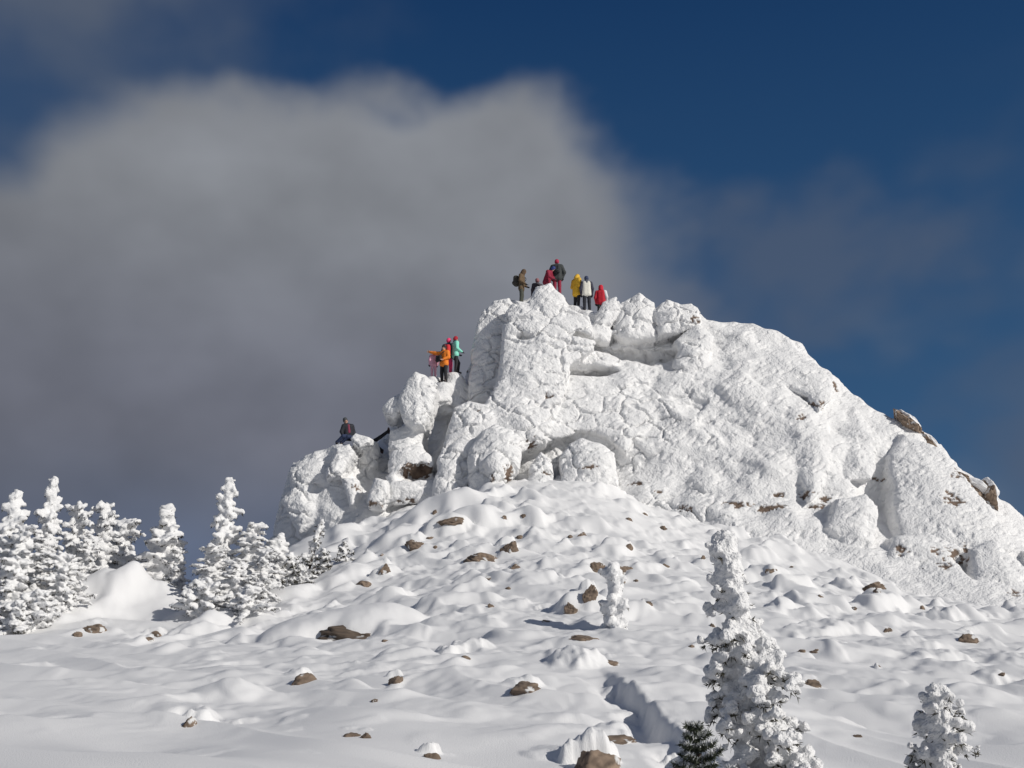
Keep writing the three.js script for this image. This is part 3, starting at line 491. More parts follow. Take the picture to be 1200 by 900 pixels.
    color[o] = stone ? 0.09 + 0.16 * br : tint; color[o + 1] = stone ? 0.066 + 0.11 * br : tint; color[o + 2] = stone ? 0.052 + 0.078 * br : tint * 1.003;
  }
  nor = normalsOf(pos, idx); const uv = rimeUv(pos, 2.4);
  const groups = new Map();
  for (let t = 0; t < idx.length; t += 3) { const a = owner[idx[t]]; if (!groups.has(a)) groups.set(a, []); groups.get(a).push(idx[t], idx[t + 1], idx[t + 2]); }
  const root = thing('rock_outcrop', 'towering rock outcrop crusted white with rime and snow, climbers on its top', 'rock outcrop', new THREE.Vector3(5, 8, -42));
  for (const [k, tris] of [...groups].sort((a, b) => a[0] - b[0])) {
    const g = piece(pos, nor, tris, { color, uv }); g.translate(-5, -8, 42);
    mesh(k ? 'rock_block' : 'rock_wall', g, M.rime, root);
  }
}


// ---------------------------------------------------------------- the slope mesh
console.log('slope');
{
  const ang = [], rad = [];
  for (let i = 0; i <= 640; i++) ang.push(-31 + 62 * i / 640);
  for (let a = 31; ;) { a = Math.min(a + 0.4 + (a - 31) * 0.06, 180); if (a >= 180) break; ang.push(a); ang.unshift(-a); }
  for (let r = 0.6; r < 9.5; r *= 1.05) rad.push(r);
  for (let i = 0; i <= 500; i++) rad.push(9.6 * Math.pow(48 / 9.6, i / 500));
  for (let r = 48.6; r < 7000; r *= 1.06) rad.push(r);
  const A = ang.length, n = A * rad.length + 1, pos = new Float32Array(n * 3), own = new Uint8Array(n), uv = new Float32Array(n * 2), idx = [];
  for (let j = 0; j < rad.length; j++) for (let i = 0; i < A; i++) {
    const v = j * A + i, x = Math.sin(ang[i] * R) * rad[j], z = -Math.cos(ang[i] * R) * rad[j];
    pos[v * 3] = x; pos[v * 3 + 1] = slopeHeight(x, z); own[v] = lastOwner; pos[v * 3 + 2] = z; uv[v * 2] = x / 0.8; uv[v * 2 + 1] = z / 0.8;
    const i2 = (i + 1) % A; if (j) idx.push(v - A, j * A + i2 - A, v, j * A + i2 - A, j * A + i2, v);
  }
  pos[(n - 1) * 3 + 1] = slopeHeight(0, 0.01); for (let i = 0; i < A; i++) idx.push(n - 1, (i + 1) % A, i);
  // winding so that faces look up
  for (let t = 0; t < idx.length; t += 3) { const [a, b, c] = [idx[t] * 3, idx[t + 1] * 3, idx[t + 2] * 3]; const ny = (pos[b + 2] - pos[a + 2]) * (pos[c] - pos[a]) - (pos[b] - pos[a]) * (pos[c + 2] - pos[a + 2]); if (ny < 0) { const q = idx[t + 1]; idx[t + 1] = idx[t + 2]; idx[t + 2] = q; } }
  const nor = normalsOf(pos, idx), groups = new Map();
  for (let t = 0; t < idx.length; t += 3) { const a = own[idx[t]]; if (!groups.has(a)) groups.set(a, []); const g = groups.get(a); g.push(idx[t], idx[t + 1], idx[t + 2]); }
  for (const [k, tris] of [...groups].sort((a, b) => a[0] - b[0])) {
    const g = piece(pos, nor, tris, { uv });
    if (!k) { const o = mesh('snow_slope', g, M.snow, scene); o.userData.kind = 'structure'; continue; }
    g.computeBoundingBox(); const c = g.boundingBox.getCenter(new THREE.Vector3()); c.y = g.boundingBox.min.y; g.translate(-c.x, -c.y, -c.z);
    const o = mesh(numbered('snow_covered_boulder'), g, M.snow, scene); o.position.copy(c); tag(o, boulderLabels[k], 'boulder');
  }
}

// ---------------------------------------------------------------- bare stones
function stoneGeometry(w, h, d, seed, tone = 1, smooth = false) {
  const r = rng(seed), planes = []; for (let i = 0; i < (smooth ? 26 : 11); i++) { const v = new THREE.Vector3(r() - 0.5, r() - 0.5, r() - 0.5).normalize(); planes.push([v, smooth ? 0.9 + r() * 0.1 : 0.62 + r() * 0.38]); }
  const g0 = new THREE.IcosahedronGeometry(1, Math.max(w, h) > 0.5 ? 13 : 7), p = g0.attributes.position, v = new THREE.Vector3(), map = new Map(), pos = [], idx = [];
  for (let i = 0; i < p.count; i++) { const k = `${p.getX(i).toFixed(4)},${p.getY(i).toFixed(4)},${p.getZ(i).toFixed(4)}`; let q = map.get(k); if (q === undefined) { q = pos.length / 3; map.set(k, q); v.fromBufferAttribute(p, i).normalize(); let s = 9; for (const [n, dd] of planes) { const c = v.dot(n); if (c > 0.01) s = Math.min(s, dd / c); } s = Math.min(s, 1.15) * (1 + (smooth ? 0.16 : 0.3) * fbm(v.x * 2.5 + seed, v.y * (smooth ? 2.5 : 5), v.z * 2.5, smooth ? 3 : 5)); pos.push(v.x * s * w / 2, v.y * s * h / 2, v.z * s * d / 2); } idx.push(q); }
  const P = new Float32Array(pos), I = new Uint32Array(idx), N = normalsOf(P, I), C = new Float32Array(P.length);
  for (let i = 0; i < P.length; i += 3) {
    const x = P[i], y = P[i + 1], z = P[i + 2], b = clamp(0.5 + 1.1 * fbm(x * 9 + seed, y * 14, z * 9, 4)), li = fbm(x * 5 + 7, y * 5, z * 5 + seed, 4);
    const frost = li > 0.24 ? 0.62 : 0; C[i] = frost || tone * (0.075 + 0.24 * b); C[i + 1] = frost || tone * (0.055 + 0.18 * b); C[i + 2] = frost || tone * (0.043 + 0.13 * b);
  }
  return geometry(P, I, N, { color: C, uv: rimeUv(P, 0.8) });
}
const landmarks = [[722, 740, 'the rime column of the mid slope sapling'], [893, 850, 'the tall rimed spruce'], [836, 890, 'the dark green young spruce'], [428, 737, 'the dark overhanging rock ledge'], [565, 650, 'the long slanting brown stone'], [690, 705, 'the boulder with two brown facets'], [140, 735, 'the foot of the conical drift'], [375, 668, 'the leaning frosted bush'], [660, 590, 'the foot of the rock pillar'], [500, 610, 'the foot of the rock tower'], [1118, 750, 'the wide low rimed boulder'], [760, 840, 'the long smooth snow slab'], [660, 890, 'the pale bare boulder'], [1050, 690, 'the foot of the right hand crag'], [850, 620, 'the foot of the smooth rime wall'], [465, 795, 'the reddish stone on the drift'], [618, 807, 'the flat rock with an upturned edge'], [955, 725, 'the round snow ball boulder'], [1174, 795, 'the boulder with a dark notch']].map(l => [onSlope(l[0], l[1]), l[2]]);
const beside = p => 'small brown stone in the snow near ' + landmarks.reduce((a, b) => b[0].distanceTo(p) < a[0].distanceTo(p) ? b : a)[1];
stoneSpots.forEach((s, i) => {
  const r = rng(900 + i), big = s[4] !== 0, d = s.w * (0.6 + 0.4 * r()); s.p = onSlope(s[0], s[1] + s[3] * 0.3, slopeHeight);
  const o = mesh(numbered(big ? 'bare_rock' : 'small_stone'), stoneGeometry(s.w * 1.12, s.h * 1.55, d, 50 + i, i === 1 ? 1.1 : i === 0 ? 0.55 : 0.9), M.stone, scene);
  o.position.set(s.p.x, s.p.y - s.h * (i === 1 ? 0.05 : 0.12), s.p.z - d * 0.3); o.rotation.set(0.15, (r() - 0.5) * 0.6, i === 0 ? -0.03 : (r() - 0.5) * 0.5);
  tag(o, big ? s[4] : beside(s.p), big ? 'rock' : 'stone', big ? undefined : 'small brown stones on the slope');
});
// bare rocks on the right hand skyline, snow lying on them
function skylineRock(label, px, py, D, parts, seed) {
  const base = at(px, py, D), root = thing('bare_rock', label, 'rock', base);
  parts.forEach(([x, y, w, h, roll, dz], i) => {
    const m = metresPerPixel(x, y, D), p = at(x, y, D), g = stoneGeometry(w * m, h * m, 1.5, seed + i * 7, 1.25);
    const o = mesh(i ? 'rock_block' : 'main_block', g, M.stone, root); o.position.copy(p).sub(base); o.position.y -= 0.2; o.position.x -= 0.1; o.position.z += dz - 0.3; o.rotation.z = roll * R;
    const cap = stoneGeometry(w * m * 0.93, h * m * 0.75, 1.45, seed + 40 + i, 1, true), c = mesh('snow_cap', cap, M.snow, o); cap.deleteAttribute('color'); c.position.set(0.05, h * m * 0.26, -0.12);
  });
}
skylineRock('tall bare brown rock fin standing out of the skyline ridge', 1078, 506, 44.2, [[1068, 490, 38, 19, -56, -0.2], [1088, 508, 44, 15, -40, -0.3]], 311);
skylineRock('ragged bare grey brown rock cluster lower on the skyline ridge', 1152, 590, 42.2, [[1148, 570, 54, 26, -40, -0.2], [1166, 578, 18, 40, 8, -0.1], [1132, 556, 30, 12, -40, -0.2]], 377);

// ---------------------------------------------------------------- rime covered spruces
function blobNet(balls, cell, k, seed, amp) {     // soft union of balls [x, y, z, r]
  let a = [1e9, 1e9, 1e9], b = [-1e9, -1e9, -1e9];
  for (const s of balls) for (let i = 0; i < 3; i++) { a[i] = Math.min(a[i], s[i] - s[3] - 0.12); b[i] = Math.max(b[i], s[i] + s[3] + 0.12); }
  const n = [0, 1, 2].map(i => Math.ceil((b[i] - a[i]) / cell) + 2), acc = new Float32Array(n[0] * n[1] * n[2]);
  for (const [x, y, z, r] of balls) {
    const R1 = r + k * 3.2, lo = [x, y, z].map((q, i) => Math.max(0, Math.floor((q - R1 - a[i]) / cell))), hi = [x, y, z].map((q, i) => Math.min(n[i] - 1, Math.ceil((q + R1 - a[i]) / cell)));
    for (let kk = lo[2]; kk <= hi[2]; kk++) for (let j = lo[1]; j <= hi[1]; j++) for (let i = lo[0]; i <= hi[0]; i++) { const d = Math.hypot(a[0] + i * cell - x, (a[1] + j * cell - y) * 1.12, a[2] + kk * cell - z) - r; if (d < k * 3.2) acc[(kk * n[1] + j) * n[0] + i] += Math.exp(-d / k); }
  }
  for (let i = 0; i < acc.length; i++) acc[i] = acc[i] > 0 ? -k * Math.log(acc[i]) : k * 3.2;
  const { pos, idx } = surfaceNet(acc, ...n, ...a, cell), nor = normalsOf(pos, idx);
  for (let i = 0; i < pos.length; i += 3) { const d = amp * (fbm(pos[i] * 9 + seed, pos[i + 1] * 9, pos[i + 2] * 9, 4) * 1.3 + 0.7 * (0.5 - worley(pos[i] * 15 + seed, pos[i + 1] * 15, pos[i + 2] * 15)) + (cell < 0.02 ? 0.3 * noise(pos[i] * 38, pos[i + 1] * 38, pos[i + 2] * 38) : 0)); pos[i] += nor[i] * d; pos[i + 1] += nor[i + 1] * d; pos[i + 2] += nor[i + 2] * d; }
  return geometry(pos, idx, undefined, { uv: rimeUv(pos, cell < 0.02 ? 0.45 : 0.9) });
}
function sprigs(list, seed, len, per, wide = 0.14) {            // needles: thin triangles along twigs [x, y, z, dx, dy, dz]
  const r = rng(seed), pos = [], idx = [], a = new THREE.Vector3(), d = new THREE.Vector3(), s = new THREE.Vector3();
  for (const t of list) for (let i = 0; i < per; i++) {
    const f = r(); a.set(t[0] + t[3] * f, t[1] + t[4] * f, t[2] + t[5] * f); d.set(t[3], t[4], t[5]).normalize().multiplyScalar(0.7).add(s.set(r() - 0.5, r() - 0.5, r() - 0.5).multiplyScalar(1.7)).normalize(); s.set(r() - 0.5, r() - 0.5, r() - 0.5).cross(d).normalize().multiplyScalar(len * wide);
    const L = len * (0.7 + r() * 0.6), n = pos.length / 3; pos.push(a.x - s.x, a.y - s.y, a.z - s.z, a.x + s.x, a.y + s.y, a.z + s.z, a.x + d.x * L, a.y + d.y * L, a.z + d.z * L); idx.push(n, n + 1, n + 2);
  }
  const p = new Float32Array(pos), q = new Uint32Array(idx); return geometry(p, q);
}
function trunkGeometry(h, r0, lean) {
  const pts = []; for (let i = 0; i <= 10; i++) pts.push(new THREE.Vector3(lean[0] * (i / 10) ** 1.5, -0.25 + (h + 0.1) * i / 10, lean[1] * (i / 10) ** 1.5));
  const g = new THREE.TubeGeometry(new THREE.CatmullRomCurve3(pts), 20, 1, 8), p = g.attributes.position;
  const c = new THREE.CatmullRomCurve3(pts); for (let i = 0; i <= 20; i++) { const q = c.getPointAt(i / 20), rr = mix(r0, 0.012, i / 20); for (let j = 0; j <= 8; j++) { const v = i * 9 + j; p.setXYZ(v, q.x + (p.getX(v) - q.x) * rr, q.y + (p.getY(v) - q.y) * rr, q.z + (p.getZ(v) - q.z) * rr); } }
  g.computeVertexNormals(); return g;
}
function spruce({ h, w, seed, cell = 0.04, load = 1, lean = [0, 0], whorl = 0.2, droop = 0.35, profile = t => Math.pow(1 - t, 0.8), k = 0.028, amp = 0.05, tip = 1, per = 5 }) {
  const r = rng(seed), balls = [], twigs = [];
  const count = Math.round(h / whorl * 5);
  for (let q0 = 0; q0 < count; q0++) {
    const t = 0.02 + 0.95 * (q0 + r()) / count, y = t * h, cx = lean[0] * t ** 1.5, cz = lean[1] * t ** 1.5, gap = 0.45 + 0.85 * sstep(-0.35, 0.35, noise(y * 2.2 + Math.cos(q0 * 2.4) * 0.6, seed, 0.5 + Math.sin(q0 * 2.4) * 0.6));
    const an = q0 * 2.4 + r() * 1.2, L = (w * 0.5 * profile(t) * gap + 0.06) * (0.4 + 0.8 * r()), up = 0.1 - droop * (1 - t) * (0.3 + 1.1 * r()), dx = Math.cos(an), dz = Math.sin(an), steps = Math.max(2, Math.round(L / 0.075));
    for (let s = 0; s <= steps; s++) {
      const f = s / steps, q = L * f, yy = y + up * q * (0.4 + f * 0.9) + (f > 0.8 ? 0.02 : 0), x = cx + dx * q, z = cz + dz * q, R0 = load * (0.026 + 0.042 * r() * r() + 0.012) * (0.7 + 0.6 * Math.sin(Math.PI * Math.min(1, f * 0.8 + 0.25))) * (0.85 + 0.3 * Math.min(1, L));
      balls.push([x + (r() - 0.5) * 0.07, yy + 0.02 * load + (r() - 0.5) * (cell > 0.025 ? 0.1 : 0.05), z + (r() - 0.5) * 0.07, R0]);
      if (f > 0.2 && L > 0.16) for (const sd of [-1, 1]) if (r() < 0.8) { const sl = (0.06 + 0.15 * r()) * Math.min(1, L * 1.5) * (1.15 - f * 0.5), tx = x - dz * sd * sl + dx * sl * 0.5, tz = z + dx * sd * sl + dz * sl * 0.5, ty = yy + (cell > 0.025 ? 0.16 : 0.08) * (r() - 0.6); balls.push([tx, ty, tz, load * (0.022 + 0.03 * r())]); if (r() < 0.5) balls.push([(tx + x) / 2, (ty + yy) / 2 + 0.01, (tz + z) / 2, load * (0.026 + 0.02 * r())]); if (r() < 0.6) twigs.push([x, yy - 0.03, z, (tx - x) * 1.1, ty - yy - 0.02, (tz - z) * 1.1]); }
      if (s < steps && r() < 0.75) twigs.push([x, yy - 0.035 * load, z, dx * L / steps * 1.2, up * L / steps - 0.01, dz * L / steps * 1.2]);
    }
    if (t > 0.35) balls.push([cx + (r() - 0.5) * 0.05, y, cz + (r() - 0.5) * 0.05, 0.055 * load * tip]);
  }
  for (let i = 0; i < 4; i++) balls.push([lean[0] + (r() - 0.5) * 0.05, h - 0.02 - i * 0.07, lean[1] + (r() - 0.5) * 0.05, (0.035 + 0.012 * i) * load * tip]);
  return { trunk: trunkGeometry(h * 0.97, 0.03 + h * 0.014, lean), crown: blobNet(balls, cell, k, seed, amp), needles: sprigs(twigs, seed + 1, cell < 0.025 ? 0.045 : 0.075, per, cell < 0.025 ? 0.14 : 0.17) };
}
function plant(name, label, parts, p, turn, s, group, mats = {}) {
  const root = thing(name, label, 'tree', p, group); root.rotation.set(0.07 * Math.sin(turn * 3.1), turn, 0.07 * Math.cos(turn * 5.3)); root.scale.set(...(Array.isArray(s) ? s : [s, s, s]));
  mesh('trunk', parts.trunk, M.bark, root); if (parts.crown) mesh('crown', parts.crown, M.treeRime, root);
  const n = mesh('needles', parts.needles, mats.needle ?? M.needle, root); n.userData.kind = 'stuff';
  if (parts.frost) { const f = mesh('frost', parts.frost, M.frostNeedle, root); f.userData.kind = 'stuff'; }
  return root;
}
console.log('trees');
{
  const kinds = [spruce({ h: 3.2, w: 1.5, seed: 11, load: 0.98, droop: 0.6 }), spruce({ h: 3.2, w: 1.9, seed: 23, load: 0.98, droop: 0.7, profile: t => 0.25 + 0.75 * Math.pow(1 - t, 0.9) }), spruce({ h: 2.4, w: 1.7, seed: 37, load: 0.98, profile: t => 0.3 + 0.7 * Math.sqrt(1 - t), droop: 0.5 }), spruce({ h: 2.2, w: 1.3, seed: 41, load: 0.95, droop: 0.6 }), spruce({ h: 1.2, w: 1.5, seed: 53, load: 0.95, droop: 0.4, profile: t => Math.sqrt(1 - t * 0.9) })];
  const H = [3.2, 3.2, 2.4, 2.2, 1.2], G = 'rimed spruces crowded at the left edge of the snowfield';
  const row = (px, base, top, D, kind, label, wide = 1, group) => {
    const g = at(px, base, D), y = slopeHeight(g.x, g.z), up = at(px, top, D).y, s = Math.max(0.3, (up - y) / H[kind]);
    plant('rime_covered_spruce', label, kinds[kind], new THREE.Vector3(g.x, y - 0.05, g.z), px * 0.7 + base, [s * wide, s, s * wide], group);
  };
  row(0, 725, 568, 28.5, 0, 'rime covered spruce cut by the picture edge beside the tallest left spruce', 1.05);
  row(42, 715, 558, 30, 0, 'tallest narrow white spruce of the left clump with a knobbly tip', 0.8);
  row(42, 722, 622, 29.4, 1, 'bushy rimed spruce around the foot of the tallest left spruce', 1.25);
  row(78, 712, 588, 31, 1, 'broad rimed spruce with dark gaps between two pointed ones', 1.0);
  row(112, 700, 588, 32, 1, 'rimed spruce standing behind the peak of the conical drift', 0.9);
  row(134, 690, 604, 32.6, 2, 'round topped rimed spruce right behind the conical drift', 1.05);
  row(96, 712, 624, 30.4, 2, 'low bushy rimed spruce on the flank of the conical drift', 1.1);
  row(20, 730, 612, 28, 1, 'leaning snow laden spruce low in the left clump', 1.2);
  row(62, 732, 645, 27.6, 2, 'snow smothered young spruce in front of the left clump', 1.2);
  row(5, 735, 650, 27, 2, 'snow smothered young spruce at the foot of the left clump', 1.2);
  row(40, 738, 690, 26.6, 4, 'spreading rime covered shrub spruce at the foot of the left clump', 1.1);
  row(82, 730, 668, 28.6, 4, 'spreading rime covered shrub spruce beside the conical drift', 1.1);
  row(16, 742, 702, 26.2, 4, 'lowest rime covered shrub spruce at the edge of the smooth snow', 1);
  row(187, 704, 590, 31.2, 3, 'slim pointed rimed spruce standing alone beyond the conical drift', 1.4);
  row(202, 704, 640, 31, 2, 'small rimed spruce leaning against the slim pointed spruce', 1);
  row(253, 708, 557, 30.4, 0, 'tall twin knobbed rimed spruce in the middle clump', 1.0);
  row(248, 712, 636, 29.6, 1, 'wide rimed spruce skirting the tall twin knobbed spruce', 1.6);
  row(289, 704, 610, 30.4, 1, 'rimed spruce with a blunt top right of the tall twin knobbed spruce', 1.4);
  row(270, 716, 652, 28.6, 2, 'snow laden low spruce in front of the middle clump', 1.25);
  row(306, 708, 640, 29.6, 2, 'rimed spruce filling the gap beside the small pointed spruce', 1.1);
  row(325, 694, 624, 32, 3, 'small pointed rimed spruce nearest the rock outcrop', 1.4);
  row(236, 718, 676, 28, 4, 'bent snow laden shrub spruce below the middle clump', 1.1);
  row(292, 722, 684, 27.6, 4, 'flat rimed shrub spruce below the middle clump', 1.2);
  row(352, 694, 660, 31, 4, 'sparse rimed shrub spruce at the foot of the leaning bush', 0.8);
  // single ones
  const bush = spruce({ h: 1.9, w: 0.8, seed: 61, lean: [0.55, 0], load: 0.62, per: 9, k: 0.02 });
  const pb = at(358, 690, 32), yb = slopeHeight(pb.x, pb.z); plant('frosted_bush', 'leaning thin bush with brown twigs showing below the left buttress', bush, new THREE.Vector3(pb.x, yb - 0.05, pb.z), 0, 1);
  const sap = spruce({ h: 1.4, w: 0.42, seed: 67, load: 0.95, profile: t => 0.6 + 0.4 * (1 - t), whorl: 0.13, cell: 0.03 });
  const ps = onSlope(722, 744); plant('rimed_sapling', 'stubby column of rime around a sapling in the middle of the slope', sap, new THREE.Vector3(ps.x, slopeHeight(ps.x, ps.z) - 0.1, ps.z), 1, 1);
  const low = spruce({ h: 0.9, w: 0.9, seed: 77, load: 0.6, per: 9, k: 0.02, lean: [0.15, 0], profile: t => 0.4 + 0.6 * (1 - t) });
  for (const [px, py, D, sc, label] of [[338, 690, 31, 1.1, 'low frosted bush beside the small pointed spruce'], [376, 680, 33, 1, 'low frosted bush under the leaning bush with brown twigs'], [405, 676, 34.5, 0.8, 'smallest frosted bush in the drift below the left buttress']]) { const p = at(px, py, D); plant('frosted_bush', label, low, new THREE.Vector3(p.x, slopeHeight(p.x, p.z) - 0.04, p.z), px, sc); }
  // the near ones
  const near = spruce({ h: 2.38, w: 1.9, seed: 305, cell: 0.014, load: 0.8, lean: [-0.12, 0.05], whorl: 0.075, droop: 1.25, k: 0.012, amp: 0.04, tip: 1.3, per: 8, profile: t => 0.04 + 0.9 * Math.pow(1 - t, 1.75) });
  const pn = at(905, 905, 8), yn = slopeHeight(pn.x, pn.z);
  plant('tall_rimed_spruce', 'tall spruce plastered with thick lumpy rime on the near slope', near, new THREE.Vector3(pn.x, yn - 0.1, pn.z), 0, 1);
  const small = spruce({ h: 1.2, w: 0.68, seed: 92, cell: 0.015, load: 0.62, whorl: 0.055, droop: 0.5, k: 0.014, amp: 0.04, per: 7 });
  const pm = at(1098, 905, 8.3); plant('rimed_sapling', 'small rime plastered spruce on the near slope right of the tall one', small, new THREE.Vector3(pm.x, slopeHeight(pm.x, pm.z) - 0.1, pm.z), 0.5, 1);
  // green sapling, only lightly frosted
  const r = rng(515), tw = [], fr = []; for (let y = 0.05; y < 0.78; y += 0.055) for (let b = 0; b < 6; b++) { const a = r() * 6.28, L = 0.33 * Math.pow(1 - y / 0.85, 0.85) * (0.6 + 0.5 * r()); for (let s = 0; s < 4; s++) { const f = s / 4; const t = [Math.cos(a) * L * f, y + L * f * 0.45, Math.sin(a) * L * f, Math.cos(a) * L / 4, L * 0.11, Math.sin(a) * L / 4]; tw.push(t); if (r() < 0.8) fr.push([t[0], t[1] + 0.012, t[2], t[3], t[4], t[5]]); if (s) for (const q of [-1, 1]) { const u = [t[0], t[1], t[2], (Math.cos(a) * 0.6 - Math.sin(a) * q) * L * 0.25, L * 0.08, (Math.sin(a) * 0.6 + Math.cos(a) * q) * L * 0.25]; tw.push(u); if (r() < 0.6) fr.push([u[0], u[1] + 0.012, u[2], u[3], u[4], u[5]]); } } }
  const pg = at(830, 905, 7); plant('young_spruce', 'dark green young spruce with light frost beside the tall rimed spruce', { trunk: trunkGeometry(0.8, 0.016, [0, 0]), needles: sprigs(tw, 5, 0.03, 14), frost: sprigs(fr, 6, 0.026, 9) }, new THREE.Vector3(pg.x, slopeHeight(pg.x, pg.z) - 0.03, pg.z), 0, 1.22, undefined, { needle: M.greenNeedle });
}

// ---------------------------------------------------------------- people
const V = (x, y, z) => new THREE.Vector3(x, y, z);
function capsules(list, cell, k) {                 // list of [a, b, ra, rb]; soft union of tapered capsules
  const lo = V(1e9, 1e9, 1e9), hi = V(-1e9, -1e9, -1e9);
  for (const [a, b, ra, rb] of list) for (const [p, q] of [[a, ra], [b, rb]]) { lo.min(V(p.x - q, p.y - q, p.z - q)); hi.max(V(p.x + q, p.y + q, p.z + q)); }
  lo.subScalar(cell * 3); hi.addScalar(cell * 3);
  const n = [Math.ceil((hi.x - lo.x) / cell), Math.ceil((hi.y - lo.y) / cell), Math.ceil((hi.z - lo.z) / cell)], val = new Float32Array(n[0] * n[1] * n[2]);
  const pre = list.map(([a, b, ra, rb, sq]) => { const d = V(0, 0, 0).subVectors(b, a); return [a, d, ra, rb, d.lengthSq() || 1e-9, sq ?? 1]; });
  let o = 0;
  for (let q = 0; q < n[2]; q++) for (let j = 0; j < n[1]; j++) for (let i = 0; i < n[0]; i++) {
    const x = lo.x + i * cell, y = lo.y + j * cell, z = lo.z + q * cell; let d = 9;
    for (const [a, e, ra, rb, l, sq] of pre) { const wx = x - a.x, wy = y - a.y, wz = z - a.z, t = clamp((wx * e.x + wy * e.y + wz * e.z) / l); d = smin(d, Math.hypot(wx - e.x * t, wy - e.y * t, (wz - e.z * t) * sq) - mix(ra, rb, t), k); }
    val[o++] = d;
  }
  const { pos, idx } = surfaceNet(val, ...n, lo.x, lo.y, lo.z, cell); const uv = new Float32Array(pos.length / 3 * 2);
  for (let i = 0; i < uv.length / 2; i++) { uv[i * 2] = (pos[i * 3] + pos[i * 3 + 2]) * 2; uv[i * 2 + 1] = pos[i * 3 + 1] * 2; }
  return geometry(pos, idx, undefined, { uv });
}
function handBones(w, e, side) {                   // palm and five unequal, slightly curled fingers
  const d = V(0, 0, 0).subVectors(w, e).normalize(), s = V(0, 0, 1).cross(d); if (s.lengthSq() < 0.01) s.set(1, 0, 0); s.normalize(); const n = V(0, 0, 0).crossVectors(d, s).normalize();
  const P = (a, b, c) => w.clone().addScaledVector(d, a).addScaledVector(s, b).addScaledVector(n, c), out = [[P(0, 0, 0), P(0.06, 0, 0), 0.026, 0.032]];
  [[-0.032, 0.06], [-0.011, 0.075], [0.011, 0.07], [0.031, 0.055]].forEach(([b, L]) => { out.push([P(0.07, b, 0), P(0.075 + L * 0.55, b * 1.1, 0.008), 0.0105, 0.0095], [P(0.075 + L * 0.55, b * 1.1, 0.008), P(0.075 + L, b * 1.1, 0.026), 0.0095, 0.0085]); });
  out.push([P(0.015, 0.025 * side, 0.005), P(0.05, 0.055 * side, 0.018), 0.013, 0.011], [P(0.05, 0.055 * side, 0.018), P(0.085, 0.058 * side, 0.026), 0.011, 0.009]);
  return out;
}
